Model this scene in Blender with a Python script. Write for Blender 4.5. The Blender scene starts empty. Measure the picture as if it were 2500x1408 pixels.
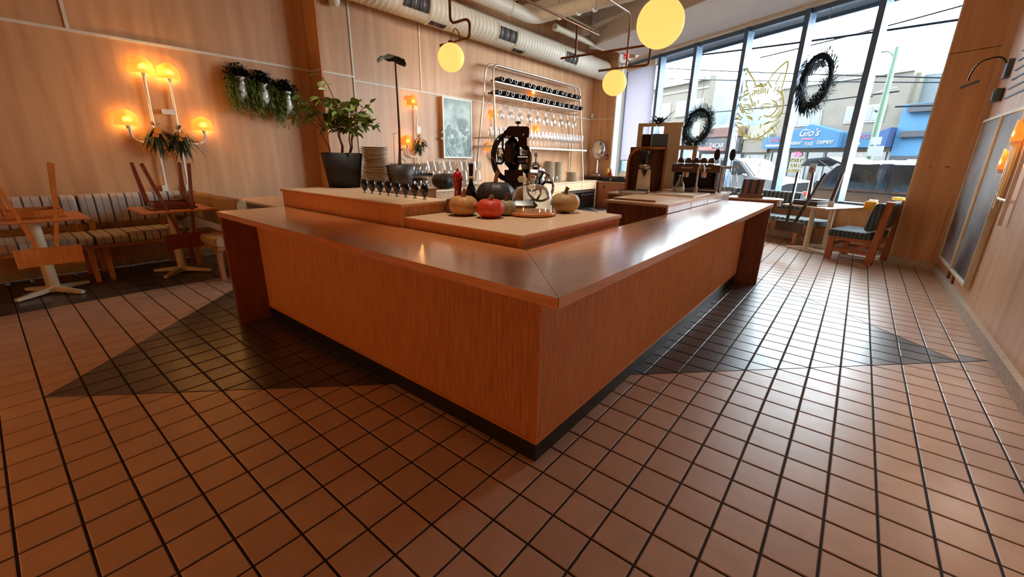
import bpy, math, random
from mathutils import Vector, Matrix
random.seed(7)
sc = bpy.context.scene
COL = sc.collection
T = 0.17                                    # floor tile pitch in metres; plan dimensions below are counted in tiles
PI = math.pi

# ---------------------------------------------------------------- camera
CAM = Vector((5.0428, -7.7896, 8.0367)) * T
YAW, PITCH, ROLL, FPX = -0.672891, 0.303556, 0.01836, 1020.07
def cam_axes():
    f = Vector((math.sin(YAW)*math.cos(PITCH), math.cos(YAW)*math.cos(PITCH), -math.sin(PITCH)))
    r = Vector((math.cos(YAW), -math.sin(YAW), 0)); u = r.cross(f)
    c, s = math.cos(ROLL), math.sin(ROLL)
    return c*r + s*u, -s*r + c*u, f
CR, CU, CF = cam_axes()
cd = bpy.data.cameras.new('camera'); cam = bpy.data.objects.new('camera', cd); COL.objects.link(cam)
cd.sensor_width = 36; cd.lens = FPX/2500*36; cd.clip_start = 0.02; cd.clip_end = 400
cam.matrix_world = Matrix(((CR.x, CU.x, -CF.x, CAM.x), (CR.y, CU.y, -CF.y, CAM.y), (CR.z, CU.z, -CF.z, CAM.z), (0, 0, 0, 1)))
sc.camera = cam

# ---------------------------------------------------------------- sky, daylight portal, exposure
SKY = 12.0
LAMP = 1.0
world = bpy.data.worlds.new('overcast_sky'); sc.world = world; world.use_nodes = True
wb = world.node_tree.nodes['Background']; wb.inputs[0].default_value = (0.87, 0.945, 1.0, 1); wb.inputs[1].default_value = SKY
sc.view_settings.view_transform = 'Standard'; sc.view_settings.look = 'None'
sc.view_settings.exposure = 0.85; sc.view_settings.gamma = 1.0; sc.view_settings.use_curve_mapping = False
sc.cycles.max_bounces = 4; sc.cycles.diffuse_bounces = 3; sc.cycles.transparent_max_bounces = 16; sc.cycles.glossy_bounces = 2; sc.cycles.transmission_bounces = 2
sc.cycles.use_adaptive_sampling = True; sc.cycles.adaptive_threshold = 0.1
sc.cycles.use_denoising = True
sc.cycles.sample_clamp_indirect = 6.0
sc.cycles.caustics_reflective = False; sc.cycles.caustics_refractive = False

# window wall frame: s runs along the street front, D away from the room
TH = math.radians(28.7)
WD = Vector((math.cos(TH), -math.sin(TH), 0)); WN = Vector((math.sin(TH), math.cos(TH), 0))
def sd(s, D, z=0.0): return (WD*s + WN*D + Vector((0, 0, z))) * T
def t3(x, y, z=0.0): return Vector((x, y, z)) * T
RZW = -TH                                    # rotation that turns local x onto the street direction
DW = 42.1                                    # window plane

pl = bpy.data.lights.new('window_portal', 'AREA'); pl.shape = 'RECTANGLE'; pl.size = 44*T; pl.size_y = 19*T; pl.cycles.is_portal = True
po = bpy.data.objects.new('window_portal', pl); COL.objects.link(po)
po.matrix_world = Matrix.Translation(sd(-33, DW+0.6, 13.4)) @ Matrix.Rotation(RZW, 4, 'Z') @ Matrix.Rotation(-PI/2, 4, 'X')

# ---------------------------------------------------------------- materials
def sl(r, g, b):                              # sRGB 0-255 -> linear
    f = lambda c: (c/255/12.92) if c/255 <= 0.04045 else ((c/255+0.055)/1.055)**2.4
    return (f(r), f(g), f(b), 1)
MATS = {}
def mat(name, c1, c2=None, rough=0.5, metal=0.0, scale=6.0, stretch=(1, 1, 1), bump=0.0, detail=4.0, spec=0.5, coat=0.0, emit=None, estr=0.0, ntype='noise', ramp=(0.3, 0.7), trans=0.0, sheen=0.0, rvar=0.0):
    m = bpy.data.materials.new(name); m.use_nodes = True; MATS[name] = m
    nt = m.node_tree; N = nt.nodes; L = nt.links; b = N['Principled BSDF']
    b.inputs['Roughness'].default_value = rough; b.inputs['Metallic'].default_value = metal
    b.inputs['Specular IOR Level'].default_value = spec
    if coat: b.inputs['Coat Weight'].default_value = coat; b.inputs['Coat Roughness'].default_value = 0.17 if coat >= 1 else 0.1; b.inputs['Coat IOR'].default_value = 1.7 if coat >= 1 else 1.5
    if sheen: b.inputs['Sheen Weight'].default_value = sheen
    if trans: b.inputs['Transmission Weight'].default_value = trans
    if c2 is None: c2 = tuple(min(1, v*0.86) for v in c1[:3]) + (1,)
    tc = N.new('ShaderNodeTexCoord'); mp = N.new('ShaderNodeMapping'); mp.inputs['Scale'].default_value = stretch
    L.new(tc.outputs['Object'], mp.inputs['Vector'])
    if ntype == 'wave':
        no = N.new('ShaderNodeTexWave'); no.inputs['Scale'].default_value = scale; no.inputs['Distortion'].default_value = 4; no.inputs['Detail'].default_value = 3
        fac = no.outputs['Fac']
    elif ntype == 'voronoi':
        no = N.new('ShaderNodeTexVoronoi'); no.inputs['Scale'].default_value = scale; fac = no.outputs['Distance']
    else:
        no = N.new('ShaderNodeTexNoise'); no.inputs['Scale'].default_value = scale; no.inputs['Detail'].default_value = detail; fac = no.outputs['Fac']
    L.new(mp.outputs[0], no.inputs['Vector'])
    rp = N.new('ShaderNodeValToRGB'); rp.color_ramp.elements[0].position = ramp[0]; rp.color_ramp.elements[1].position = ramp[1]
    rp.color_ramp.elements[0].color = c1; rp.color_ramp.elements[1].color = c2
    L.new(fac, rp.inputs[0]); L.new(rp.outputs[0], b.inputs['Base Color'])
    if bump:
        bp = N.new('ShaderNodeBump'); bp.inputs['Strength'].default_value = bump; bp.inputs['Distance'].default_value = 0.01
        L.new(fac, bp.inputs['Height']); L.new(bp.outputs[0], b.inputs['Normal'])
    if rvar:
        mr = N.new('ShaderNodeMapRange'); mr.inputs['To Min'].default_value = rough-rvar; mr.inputs['To Max'].default_value = rough+rvar
        L.new(fac, mr.inputs['Value']); L.new(mr.outputs[0], b.inputs['Roughness'])
    if emit is not None:
        b.inputs['Emission Color'].default_value = emit; b.inputs['Emission Strength'].default_value = estr
    return m
def wood(name, c1, c2, axis='z', rough=0.4, scale=5.0, coat=0.0, bump=0.05, ratio=12):
    st = {'x': (1, ratio, ratio), 'y': (ratio, 1, ratio), 'z': (ratio, ratio, 1)}[axis]
    return mat(name, c1, c2, rough=rough, scale=scale, stretch=st, bump=bump, detail=7, coat=coat, ramp=(0.3, 0.72))
def glassy(name, tint=(0.9, 0.95, 0.95), gloss=0.25, ior=1.45, rough=0.02, edge=0.0):
    m = bpy.data.materials.new(name); m.use_nodes = True; MATS[name] = m
    nt = m.node_tree; N = nt.nodes; L = nt.links; N.remove(N['Principled BSDF'])
    out = N['Material Output']; tr = N.new('ShaderNodeBsdfTransparent'); gl = N.new('ShaderNodeBsdfGlossy'); mx = N.new('ShaderNodeMixShader')
    tr.inputs[0].default_value = (*tint, 1); gl.inputs['Roughness'].default_value = rough; gl.inputs[0].default_value = (1, 1, 1, 1)
    lw = N.new('ShaderNodeLayerWeight'); lw.inputs['Blend'].default_value = 0.35
    mr = N.new('ShaderNodeMapRange'); mr.inputs['To Min'].default_value = gloss*0.25; mr.inputs['To Max'].default_value = min(1, gloss*3)
    L.new(lw.outputs['Facing'], mr.inputs['Value']); L.new(mr.outputs[0], mx.inputs[0]); L.new(tr.outputs[0], mx.inputs[1]); L.new(gl.outputs[0], mx.inputs[2]); L.new(mx.outputs[0], out.inputs['Surface'])
    return m
def emission(name, col, strength):
    return mat(name, col, col, emit=col, estr=strength, rough=0.6)

def tilemat(name, c1, c2, c3, rough):
    m = mat(name, c1, c2, rough=rough, scale=9, bump=0.02, detail=6, rvar=0.05)
    nt = m.node_tree; N = nt.nodes; L = nt.links; b = N['Principled BSDF']
    rp = [n for n in N if n.bl_idname == 'ShaderNodeValToRGB'][0]; no = [n for n in N if n.bl_idname == 'ShaderNodeTexNoise'][0]
    ge = N.new('ShaderNodeNewGeometry'); L.new(ge.outputs['Position'], no.inputs['Vector'])
    sc_ = N.new('ShaderNodeVectorMath'); sc_.operation = 'SCALE'; sc_.inputs['Scale'].default_value = 1/T
    fl = N.new('ShaderNodeVectorMath'); fl.operation = 'FLOOR'; wn = N.new('ShaderNodeTexWhiteNoise')
    ad = N.new('ShaderNodeVectorMath'); ad.operation = 'ADD'; ad.inputs[1].default_value = (0, 0, 0.5)
    L.new(ge.outputs['Position'], sc_.inputs[0]); L.new(sc_.outputs[0], ad.inputs[0]); L.new(ad.outputs[0], fl.inputs[0]); L.new(fl.outputs[0], wn.inputs['Vector'])
    mx = N.new('ShaderNodeMix'); mx.data_type = 'RGBA'; mr = N.new('ShaderNodeMapRange'); mr.inputs['To Max'].default_value = 0.65
    L.new(wn.outputs['Value'], mr.inputs['Value']); L.new(mr.outputs[0], mx.inputs['Factor']); L.new(rp.outputs[0], mx.inputs['A']); mx.inputs['B'].default_value = c3
    # scuffs
    n2 = N.new('ShaderNodeTexNoise'); n2.inputs['Scale'].default_value = 3.2; n2.inputs['Detail'].default_value = 8; L.new(ge.outputs['Position'], n2.inputs['Vector'])
    r2 = N.new('ShaderNodeMapRange'); r2.inputs['From Min'].default_value = 0.60; r2.inputs['From Max'].default_value = 0.74; r2.inputs['To Max'].default_value = 0.3
    L.new(n2.outputs['Fac'], r2.inputs['Value'])
    m2 = N.new('ShaderNodeMix'); m2.data_type = 'RGBA'; L.new(r2.outputs[0], m2.inputs['Factor']); L.new(mx.outputs['Result'], m2.inputs['A'])
    m2.inputs['B'].default_value = tuple(v*0.55 for v in c1[:3]) + (1,)
    L.new(m2.outputs['Result'], b.inputs['Base Color'])
    return m

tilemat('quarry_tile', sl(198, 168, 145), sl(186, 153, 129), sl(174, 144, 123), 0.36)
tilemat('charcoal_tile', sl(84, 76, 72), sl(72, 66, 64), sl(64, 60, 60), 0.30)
mat('grout', sl(46, 40, 36), sl(34, 30, 28), rough=0.9, scale=40)
mat('plywood', sl(216, 166, 119), sl(195, 141, 97), rough=0.5, scale=2.2, stretch=(4, 4, 0.35), detail=9, bump=0.03, ramp=(0.34, 0.7), coat=0.08)
mat('plywood_red', sl(176, 108, 84), sl(150, 86, 66), rough=0.45, scale=1.5, stretch=(3, 3, 0.6), detail=8, bump=0.03, coat=0.08)
mat('batten', sl(232, 220, 200), sl(218, 204, 182), rough=0.5)
mat('stone_base', sl(200, 186, 166), sl(170, 156, 138), rough=0.7, scale=30, bump=0.1)
mat('ceiling_paint', sl(236, 222, 204), sl(228, 214, 194), rough=0.8)
mat('soffit_paint', sl(226, 216, 206), sl(220, 208, 198), rough=0.7)
mat('dark_frame', sl(86, 110, 138), sl(74, 98, 126), rough=0.35, metal=0.1)  # window glare is put into this colour as a lighter blue
mat('duct_paint', sl(238, 230, 214), sl(230, 222, 204), rough=0.45, scale=3)
mat('black_paint', sl(26, 25, 25), sl(18, 18, 18), rough=0.45)
mat('gloss_black', sl(16, 15, 16), sl(10, 10, 11), rough=0.12, spec=0.7)
mat('matte_black', sl(34, 32, 32), sl(26, 25, 25), rough=0.65)
wood('counter_top_x', sl(220, 146, 86), sl(198, 124, 68), 'x', rough=0.3, coat=1.0)
wood('counter_top_y', sl(220, 146, 86), sl(198, 124, 68), 'y', rough=0.3, coat=1.0)
wood('counter_panel', sl(228, 166, 114), sl(204, 138, 90), 'z', rough=0.42)
wood('edge_wood', sl(216, 140, 80), sl(192, 116, 62), 'x', rough=0.4)
wood('pale_laminate', sl(226, 190, 152), sl(214, 176, 138), 'x', rough=0.4)
wood('dark_oak', sl(150, 92, 68), sl(122, 70, 50), 'z', rough=0.45)
wood('chair_oak', sl(206, 128, 54), sl(178, 100, 40), 'z', rough=0.32, coat=0.2)
wood('chair_mahogany', sl(132, 58, 32), sl(100, 40, 22), 'z', rough=0.28, coat=0.3)
wood('chair_dark', sl(70, 48, 42), sl(52, 36, 32), 'z', rough=0.4)
wood('bench_wood', sl(196, 138, 88), sl(168, 112, 68), 'z', rough=0.45)
wood('lounge_wood', sl(188, 112, 68), sl(160, 90, 54), 'z', rough=0.45)
wood('walnut', sl(110, 70, 44), sl(70, 42, 26), 'x', rough=0.45)
mat('powder_cream', sl(224, 212, 184), sl(214, 202, 174), rough=0.4)
mat('chrome', sl(220, 220, 222), sl(205, 205, 208), rough=0.08, metal=1.0)
mat('steel', sl(190, 188, 186), sl(170, 168, 166), rough=0.28, metal=1.0, scale=20, stretch=(1, 20, 20))
mat('brass_brown', sl(136, 96, 70), sl(112, 78, 56), rough=0.32, metal=0.8)
mat('rack_tube', sl(208, 190, 172), sl(196, 178, 160), rough=0.3, metal=0.6)
mat('white_metal', sl(236, 228, 216), sl(228, 220, 206), rough=0.4)
mat('porcelain', sl(238, 234, 226), sl(228, 224, 216), rough=0.18, spec=0.6)
mat('stoneware', sl(226, 206, 180), sl(210, 190, 164), rough=0.35)
glassy('window_glass', (0.95, 0.98, 0.985), 0.03)
glassy('clear_glass', (0.92, 0.94, 0.95), 0.30)
glassy('dome_glass', (0.88, 0.92, 0.93), 0.32)

# ---------------------------------------------------------------- mesh builder
WM = {}                                        # world matrices of parents, by object name
def wm(o): return WM[o.name] if o is not None else Matrix.Identity(4)
class MB:
    def __init__(s): s.v = []; s.f = []; s.sm = []
    def add(s, vs, fs, smooth=False):
        n = len(s.v); s.v += [Vector(v) for v in vs]; s.f += [tuple(i+n for i in f) for f in fs]; s.sm += [smooth]*len(fs); return s
    def box(s, a, b, bev=0.0, M=None):
        x0, y0, z0 = [min(a[i], b[i]) for i in range(3)]; x1, y1, z1 = [max(a[i], b[i]) for i in range(3)]
        if bev <= 0:
            vs = [(x0,y0,z0),(x1,y0,z0),(x1,y1,z0),(x0,y1,z0),(x0,y0,z1),(x1,y0,z1),(x1,y1,z1),(x0,y1,z1)]
            fs = [(3,2,1,0),(4,5,6,7),(0,1,5,4),(1,2,6,5),(2,3,7,6),(3,0,4,7)]
        else:
            e = min(bev, (x1-x0)*.49, (y1-y0)*.49, (z1-z0)*.49); vs = []; fs = []
            P = {}
            for ix in (0, 1):
                for iy in (0, 1):
                    for iz in (0, 1):
                        c = (x1 if ix else x0, y1 if iy else y0, z1 if iz else z0); d = (-e if ix else e, -e if iy else e, -e if iz else e)
                        for ax in range(3):
                            q = [c[k]+(0 if k == ax else d[k]) for k in range(3)]; P[(ix,iy,iz,ax)] = len(vs); vs.append(q)
            def q4(l): fs.append(tuple(P[k] for k in l))
            for ax in range(3):
                o = [k for k in range(3) if k != ax]
                for v in (0, 1):
                    l = []
                    for (a_, b_) in ((0,0),(1,0),(1,1),(0,1)):
                        k = [0,0,0]; k[ax] = v; k[o[0]] = a_; k[o[1]] = b_; l.append((*k, ax))
                    if (v == 1) == (ax == 1): l = l[::-1]
                    q4(l)
            for ax in range(3):
                o = [k for k in range(3) if k != ax]
                for a_ in (0, 1):
                    for b_ in (0, 1):
                        k0 = [0,0,0]; k0[o[0]] = a_; k0[o[1]] = b_; k1 = list(k0); k1[ax] = 1
                        q4([(*k0, o[0]), (*k1, o[0]), (*k1, o[1]), (*k0, o[1])])
            for ix in (0, 1):
                for iy in (0, 1):
                    for iz in (0, 1): fs.append(tuple(P[(ix,iy,iz,ax)] for ax in range(3)))
        if M is not None: vs = [M @ Vector(v) for v in vs]
        return s.add(vs, fs)
    def bar(s, p0, p1, w, h, up=(0, 0, 1), bev=0.0):          # rectangular bar from p0 to p1
        p0, p1 = Vector(p0), Vector(p1); d = p1-p0; L = d.length; d.normalize(); up = Vector(up)
        if abs(d.dot(up)) > 0.99: up = Vector((1, 0, 0))
        x = up.cross(d).normalized(); y = d.cross(x)
        M = Matrix(((x.x, y.x, d.x, p0.x), (x.y, y.y, d.y, p0.y), (x.z, y.z, d.z, p0.z), (0, 0, 0, 1)))
        return s.box((-w/2, -h/2, 0), (w/2, h/2, L), bev, M)
    def taper(s, p0, p1, w0, h0, w1, h1, up=(0, 0, 1)):
        p0, p1 = Vector(p0), Vector(p1); d = (p1-p0).normalized(); up = Vector(up)
        if abs(d.dot(up)) > 0.99: up = Vector((1, 0, 0))
        x = up.cross(d).normalized(); y = d.cross(x); vs = []
        for p, w, h in ((p0, w0, h0), (p1, w1, h1)):
            for a, b in ((-1,-1),(1,-1),(1,1),(-1,1)): vs.append(p+x*(a*w/2)+y*(b*h/2))
        return s.add(vs, [(3,2,1,0),(4,5,6,7),(0,1,5,4),(1,2,6,5),(2,3,7,6),(3,0,4,7)])
    def cyl(s, p0, p1, r0, r1=None, n=12, cap=True, smooth=True):
        p0, p1 = Vector(p0), Vector(p1); r1 = r0 if r1 is None else r1; d = (p1-p0).normalized()
        up = Vector((0, 0, 1)) if abs(d.z) < 0.95 else Vector((1, 0, 0)); x = up.cross(d).normalized(); y = d.cross(x); vs = []
        for p, r in ((p0, r0), (p1, r1)):
            for k in range(n): a = 2*PI*k/n; vs.append(p+x*(math.cos(a)*r)+y*(math.sin(a)*r))
        s.add(vs, [(k, (k+1) % n, n+(k+1) % n, n+k) for k in range(n)], smooth)
        if cap: s.add(vs, [tuple(range(n))[::-1], tuple(range(n, 2*n))])
        return s
    def tube(s, pts, r, n=8, smooth=True, closed=False, rs=None):
        pts = [Vector(p) for p in pts]; m = len(pts); vs = []; px = None
        for i, p in enumerate(pts):
            if closed: d = pts[(i+1) % m]-pts[i-1]
            else: d = pts[min(i+1, m-1)]-pts[max(i-1, 0)]
            d.normalize()
            if px is None:
                up = Vector((0, 0, 1)) if abs(d.z) < 0.9 else Vector((1, 0, 0)); px = up.cross(d).normalized()
            else:
                px = (px-d*px.dot(d)).normalized()
            y = d.cross(px); rr = rs[i] if rs else r
            for k in range(n): a = 2*PI*k/n; vs.append(p+px*(math.cos(a)*rr)+y*(math.sin(a)*rr))
        fs = []
        for i in range(m if closed else m-1):
            j = (i+1) % m
            fs += [(i*n+k, i*n+(k+1) % n, j*n+(k+1) % n, j*n+k) for k in range(n)]
        s.add(vs, fs, smooth)
        if not closed: s.add(vs, [tuple(range(n))[::-1], tuple(range((m-1)*n, m*n))])
        return s
    def lathe(s, prof, n=20, o=(0, 0, 0), M=None, smooth=True, squash=None, cap=False):
        o = Vector(o); vs = []; m = len(prof)
        for r, z in prof:
            for k in range(n):
                a = 2*PI*k/n; q = Vector((math.cos(a)*r, math.sin(a)*r, z))
                if squash: q = Vector(squash(q, a))
                vs.append(q)
        vs = [(M @ v if M is not None else v)+o for v in vs]
        fs = [(i*n+k, i*n+(k+1) % n, (i+1)*n+(k+1) % n, (i+1)*n+k) for i in range(m-1) for k in range(n)]
        s.add(vs, fs, smooth)
        if cap and prof[0][0] > 1e-5: s.add(vs, [tuple(range(n))[::-1]])
        if cap and prof[-1][0] > 1e-5: s.add(vs, [tuple(range((m-1)*n, m*n))])
        return s
    def prism(s, poly, z0, z1, M=None, smooth=False):
        n = len(poly); vs = [(x, y, z0) for x, y in poly]+[(x, y, z1) for x, y in poly]
        if M is not None: vs = [M @ Vector(v) for v in vs]
        s.add(vs, [(k, (k+1) % n, n+(k+1) % n, n+k) for k in range(n)], smooth)
        return s.add(vs, [tuple(range(n))[::-1], tuple(range(n, 2*n))])
    def ball(s, c, rx, ry=None, rz=None, n=14, m=9):
        ry = rx if ry is None else ry; rz = rx if rz is None else rz; c = Vector(c); vs = []
        for i in range(m+1):
            p = PI*i/m
            for k in range(n): a = 2*PI*k/n; vs.append(c+Vector((math.sin(p)*math.cos(a)*rx, math.sin(p)*math.sin(a)*ry, -math.cos(p)*rz)))
        return s.add(vs, [(i*n+k, i*n+(k+1) % n, (i+1)*n+(k+1) % n, (i+1)*n+k) for i in range(m) for k in range(n)], True)
    def leaf(s, p, d, L, w, droop=0.3, up=(0, 0, 1)):
        p = Vector(p); d = Vector(d).normalized(); up = Vector(up)
        if abs(d.dot(up)) > 0.97: up = Vector((1, 0.2, 0))
        x = d.cross(up).normalized(); nrm = x.cross(d); vs = []
        for t, ww in ((0, .08), (.3, .8), (.6, 1), (.85, .55), (1, .02)):
            c = p+d*(L*t)-Vector((0, 0, 1))*(droop*L*t*t)
            vs += [c-x*(w/2*ww)+nrm*(0.12*w*ww), c, c+x*(w/2*ww)+nrm*(0.12*w*ww)]
        fs = []
        for i in range(4): fs += [(i*3, i*3+1, i*3+4, i*3+3), (i*3+1, i*3+2, i*3+5, i*3+4)]
        return s.add(vs, fs, True)
    def mesh(s, name, m):
        me = bpy.data.meshes.new(name); me.from_pydata([tuple(v) for v in s.v], [], s.f)
        for i, p in enumerate(me.polygons): p.use_smooth = s.sm[i]
        me.materials.append(MATS[m] if isinstance(m, str) else m); me.validate(); me.update(); return me
    def build(s, name, m, parent=None, world=False, label=None, kind=None):
        if world and parent is not None:
            iv = wm(parent).inverted(); s.v = [iv @ v for v in s.v]
        o = bpy.data.objects.new(name, s.mesh(name, m)); COL.objects.link(o)
        if parent is not None: o.parent = parent
        WM[o.name] = wm(parent)
        if label: o['label'] = label
        if kind: o['kind'] = kind
        return o
def tag(o, label=None, cat=None, group=None, kind=None):
    if label: o['label'] = label
    if cat: o['category'] = cat
    if group: o['group'] = group
    if kind: o['kind'] = kind
    return o
def thing(name, label, cat, loc=(0, 0, 0), rz=0.0, group=None, kind=None, M=None):
    o = bpy.data.objects.new(name, None); COL.objects.link(o); o.empty_display_size = 0.05
    m = M if M is not None else Matrix.Translation(Vector(loc)) @ Matrix.Rotation(rz, 4, 'Z')
    o.matrix_world = m; WM[o.name] = m
    return tag(o, label, cat, group, kind)
def at_base(ob, loc):                          # give a one-mesh thing an origin at its base
    loc = Vector(loc)
    ob.data.transform(Matrix.Translation(-loc)); ob.location = loc; WM[ob.name] = Matrix.Translation(loc); return ob
def copy_tree(o, parent=None):
    c = o.copy(); COL.objects.link(c)
    if parent is not None: c.parent = parent
    for ch in o.children: copy_tree(ch, c)
    return c
def place(root, loc, rz=0.0, label=None, group=None, M=None):
    c = copy_tree(root); c.matrix_world = M if M is not None else Matrix.Translation(Vector(loc)) @ Matrix.Rotation(rz, 4, 'Z')
    WM[c.name] = c.matrix_world.copy()
    return tag(c, label, None, group)
ORD = ['first','second','third','fourth','fifth','sixth','seventh','eighth','ninth','tenth','eleventh','twelfth','thirteenth','fourteenth','fifteenth','sixteenth','seventeenth','eighteenth','nineteenth','twentieth','twenty-first','twenty-second','twenty-third','twenty-fourth','twenty-fifth','twenty-sixth','twenty-seventh','twenty-eighth','twenty-ninth','thirtieth']
def B(name, m, parent, a, b, bev=0.0, **k): return MB().box(a, b, bev).build(name, m, parent, world=True, **k)
def tb(a, b): return (t3(*a), t3(*b))
def text_obj(name, body, size, m, parent, M, shear=0.0, align='CENTER', extrude=0.004, spread=1.0, sx=1.0):
    cu = bpy.data.curves.new(name, 'FONT'); cu.body = body; cu.size = size; cu.shear = shear; cu.align_x = align; cu.align_y = 'CENTER'; cu.extrude = extrude; cu.space_character = spread
    cu.resolution_u = 3
    tmp = bpy.data.objects.new(name+'_tmp', cu); COL.objects.link(tmp)
    dg = bpy.context.evaluated_depsgraph_get(); me = bpy.data.meshes.new_from_object(tmp.evaluated_get(dg)); bpy.data.objects.remove(tmp)
    me.name = name; me.materials.clear(); me.materials.append(MATS[m]); me.transform(M @ Matrix.Scale(sx, 4, (1, 0, 0)))
    o = bpy.data.objects.new(name, me); COL.objects.link(o); o.parent = parent; WM[o.name] = wm(parent); return o

# ---------------------------------------------------------------- floor
floor = thing('floor', None, None, t3(0, 0, 0), kind='structure')
XL, XR, YB = -35.7, 11.3, -20
def front_y(x, D=DW): return (D-x*math.sin(TH))/math.cos(TH)
MB().prism([(XL*T, YB*T), (XR*T, YB*T), (XR*T, front_y(XR, 43)*T), (XL*T, front_y(XL, 43)*T)], -0.08, -0.005).build('grout_bed', 'grout', floor, world=True)
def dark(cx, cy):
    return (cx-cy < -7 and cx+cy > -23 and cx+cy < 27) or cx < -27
J = 0.028
def tile_poly(i, j, half=None):
    a, b = J, 1-J
    if half is None: return [(a, a), (b, a), (b, b), (a, b)]
    e = J*1.0
    if half == 'lr': return [(a+e, a), (b, a), (b, b-e)]              # below the main diagonal
    if half == 'ul': return [(a, a+e), (b-e, b), (a, b)]
    if half == 'll': return [(a, a), (b-e, a), (a, b-e)]
    if half == 'ur': return [(b, a+e), (b, b), (a+e, b)]
def tile_mb(poly, mb=None, ox=0, oy=0):
    mb = mb or MB(); n = len(poly); cx = sum(p[0] for p in poly)/n; cy = sum(p[1] for p in poly)/n
    vs = [((x+ox)*T, (y+oy)*T, -0.006) for x, y in poly]+[((x+ox)*T, (y+oy)*T, -0.0018) for x, y in poly]+[((x+(cx-x)*.035+ox)*T, (y+(cy-y)*.035+oy)*T, 0) for x, y in poly]
    return mb.add(vs, [(k, (k+1) % n, n+(k+1) % n, n+k) for k in range(n)]+[(n+k, n+(k+1) % n, 2*n+(k+1) % n, 2*n+k) for k in range(n)]+[tuple(range(2*n, 3*n))])
def proj(p):
    d = p-CAM; z = d.dot(CF)
    if z < 0.05: return None
    return 1250+FPX*d.dot(CR)/z, 704-FPX*d.dot(CU)/z, z
cells = []
for i in range(-36, 12):
    for j in range(-20, 64):
        if i+0.5 > 11.2 or i < -35.6: continue
        if (i+.5)*math.sin(TH)+(j+.5)*math.cos(TH) > 42.3: continue
        if -17 < i < -2 and 0 < j < 8: continue
        if -17 < i < -1 and 0 < j < 24 and i >= -2: continue
        kinds = []
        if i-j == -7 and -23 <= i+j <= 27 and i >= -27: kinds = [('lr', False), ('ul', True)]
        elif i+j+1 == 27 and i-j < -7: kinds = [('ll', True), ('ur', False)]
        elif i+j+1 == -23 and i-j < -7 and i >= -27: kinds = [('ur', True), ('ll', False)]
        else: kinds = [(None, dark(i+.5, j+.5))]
        for h, dk in kinds:
            q = [proj(t3(i+a, j+b)) for a, b in ((0,0),(1,0),(1,1),(0,1))]
            area = 0
            if all(q):
                cx = sum(v[0] for v in q)/4; cy = sum(v[1] for v in q)/4
                if -60 < cx < 2560 and -60 < cy < 1470:
                    area = abs(sum(q[k][0]*q[(k+1) % 4][1]-q[(k+1) % 4][0]*q[k][1] for k in range(4)))/2*(0.5 if h else 1)
                    if i < -9 and j > 8 or (-30 < i < -2 and j > 1): area *= 0.001   # behind the bar
            cells.append((area, i, j, h, dk))
cells.sort(key=lambda c: -c[0])
shared = {}
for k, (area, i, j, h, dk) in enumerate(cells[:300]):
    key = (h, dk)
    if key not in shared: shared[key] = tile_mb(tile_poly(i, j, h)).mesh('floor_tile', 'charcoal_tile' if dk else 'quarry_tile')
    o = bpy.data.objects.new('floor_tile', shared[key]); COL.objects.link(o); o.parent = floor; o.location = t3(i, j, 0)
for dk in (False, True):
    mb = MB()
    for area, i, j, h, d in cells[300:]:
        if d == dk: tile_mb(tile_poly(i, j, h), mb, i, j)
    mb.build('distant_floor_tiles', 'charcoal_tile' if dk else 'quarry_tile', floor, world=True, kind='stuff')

# ---------------------------------------------------------------- walls
CEIL = 27.6
def wall(name): return thing(name, None, None, (0, 0, 0), kind='structure')
wl = wall('wall_left')
B('core', 'plywood', wl, *tb((-36.4, YB, 0), (-35.75, 13.35, CEIL)))
ZB = 15.12
for nm, a, b in (('panel', (-35.75, YB, 0.02), (-35.6, 13.35, ZB)), ('panel', (-35.75, YB, ZB+.05), (-35.6, -2.15, CEIL)), ('panel', (-35.75, -2.05, ZB+.05), (-35.6, 13.35, CEIL))):
    B(nm, 'plywood', wl, *tb(a, b))
B('batten', 'batten', wl, *tb((-35.6, YB, ZB-.02), (-35.52, 13.3, ZB+.16)))
B('batten', 'batten', wl, *tb((-35.6, -2.18, ZB+.16), (-35.52, -2.0, CEIL)))
B('baseboard', 'stone_base', wl, *tb((-35.6, YB, 0), (-35.45, 13.3, .5)))
wbr = wall('wall_bar')
B('core', 'plywood', wbr, *tb((-36.4, 13.4, 0), (-33.75, 62.6, CEIL)))
B('panel', 'plywood', wbr, *tb((-35.58, 13.3, 0.02), (-33.63, 13.4, CEIL)))
YV, YV2, YE = 16.42, 24.42, 62.0
for a, b in (((-33.75, 13.4, .02), (-33.63, YV, 14.93)), ((-33.75, 13.4, 15.0), (-33.63, YV, CEIL)), ((-33.75, YV+.05, .02), (-33.63, YE, 14.58)),
             ((-33.75, YV+.05, 14.66), (-33.63, YV2, CEIL)), ((-33.75, YV2+.05, 14.66), (-33.63, YE, CEIL))):
    B('panel', 'plywood', wbr, *tb(a, b))
B('batten', 'batten', wbr, *tb((-33.63, 13.3, 14.88), (-33.55, YV-.09, 15.04)))
B('batten', 'batten', wbr, *tb((-33.63, YV-.09, .02), (-33.55, YV+.09, CEIL)))
B('batten', 'batten', wbr, *tb((-33.63, YV+.09, 14.54), (-33.55, YE, 14.7)))
B('batten', 'batten', wbr, *tb((-33.63, YV2-.08, 14.7), (-33.55, YV2+.08, CEIL)))
B('batten', 'batten', wbr, *tb((-35.5, 13.22, 15.02), (-33.6, 13.3, 15.18)))
B('corner_bead', 'edge_wood', wbr, *tb((-33.64, 13.26, 0), (-33.5, 13.4, CEIL)))
we = wall('wall_far_end')
B('panel', 'plywood', we, *tb((-33.63, 62, 0.02), (-29.35, 62.5, 14.58)))
B('panel', 'plywood', we, *tb((-33.63, 62, 14.66), (-29.35, 62.5, CEIL)))
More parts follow.
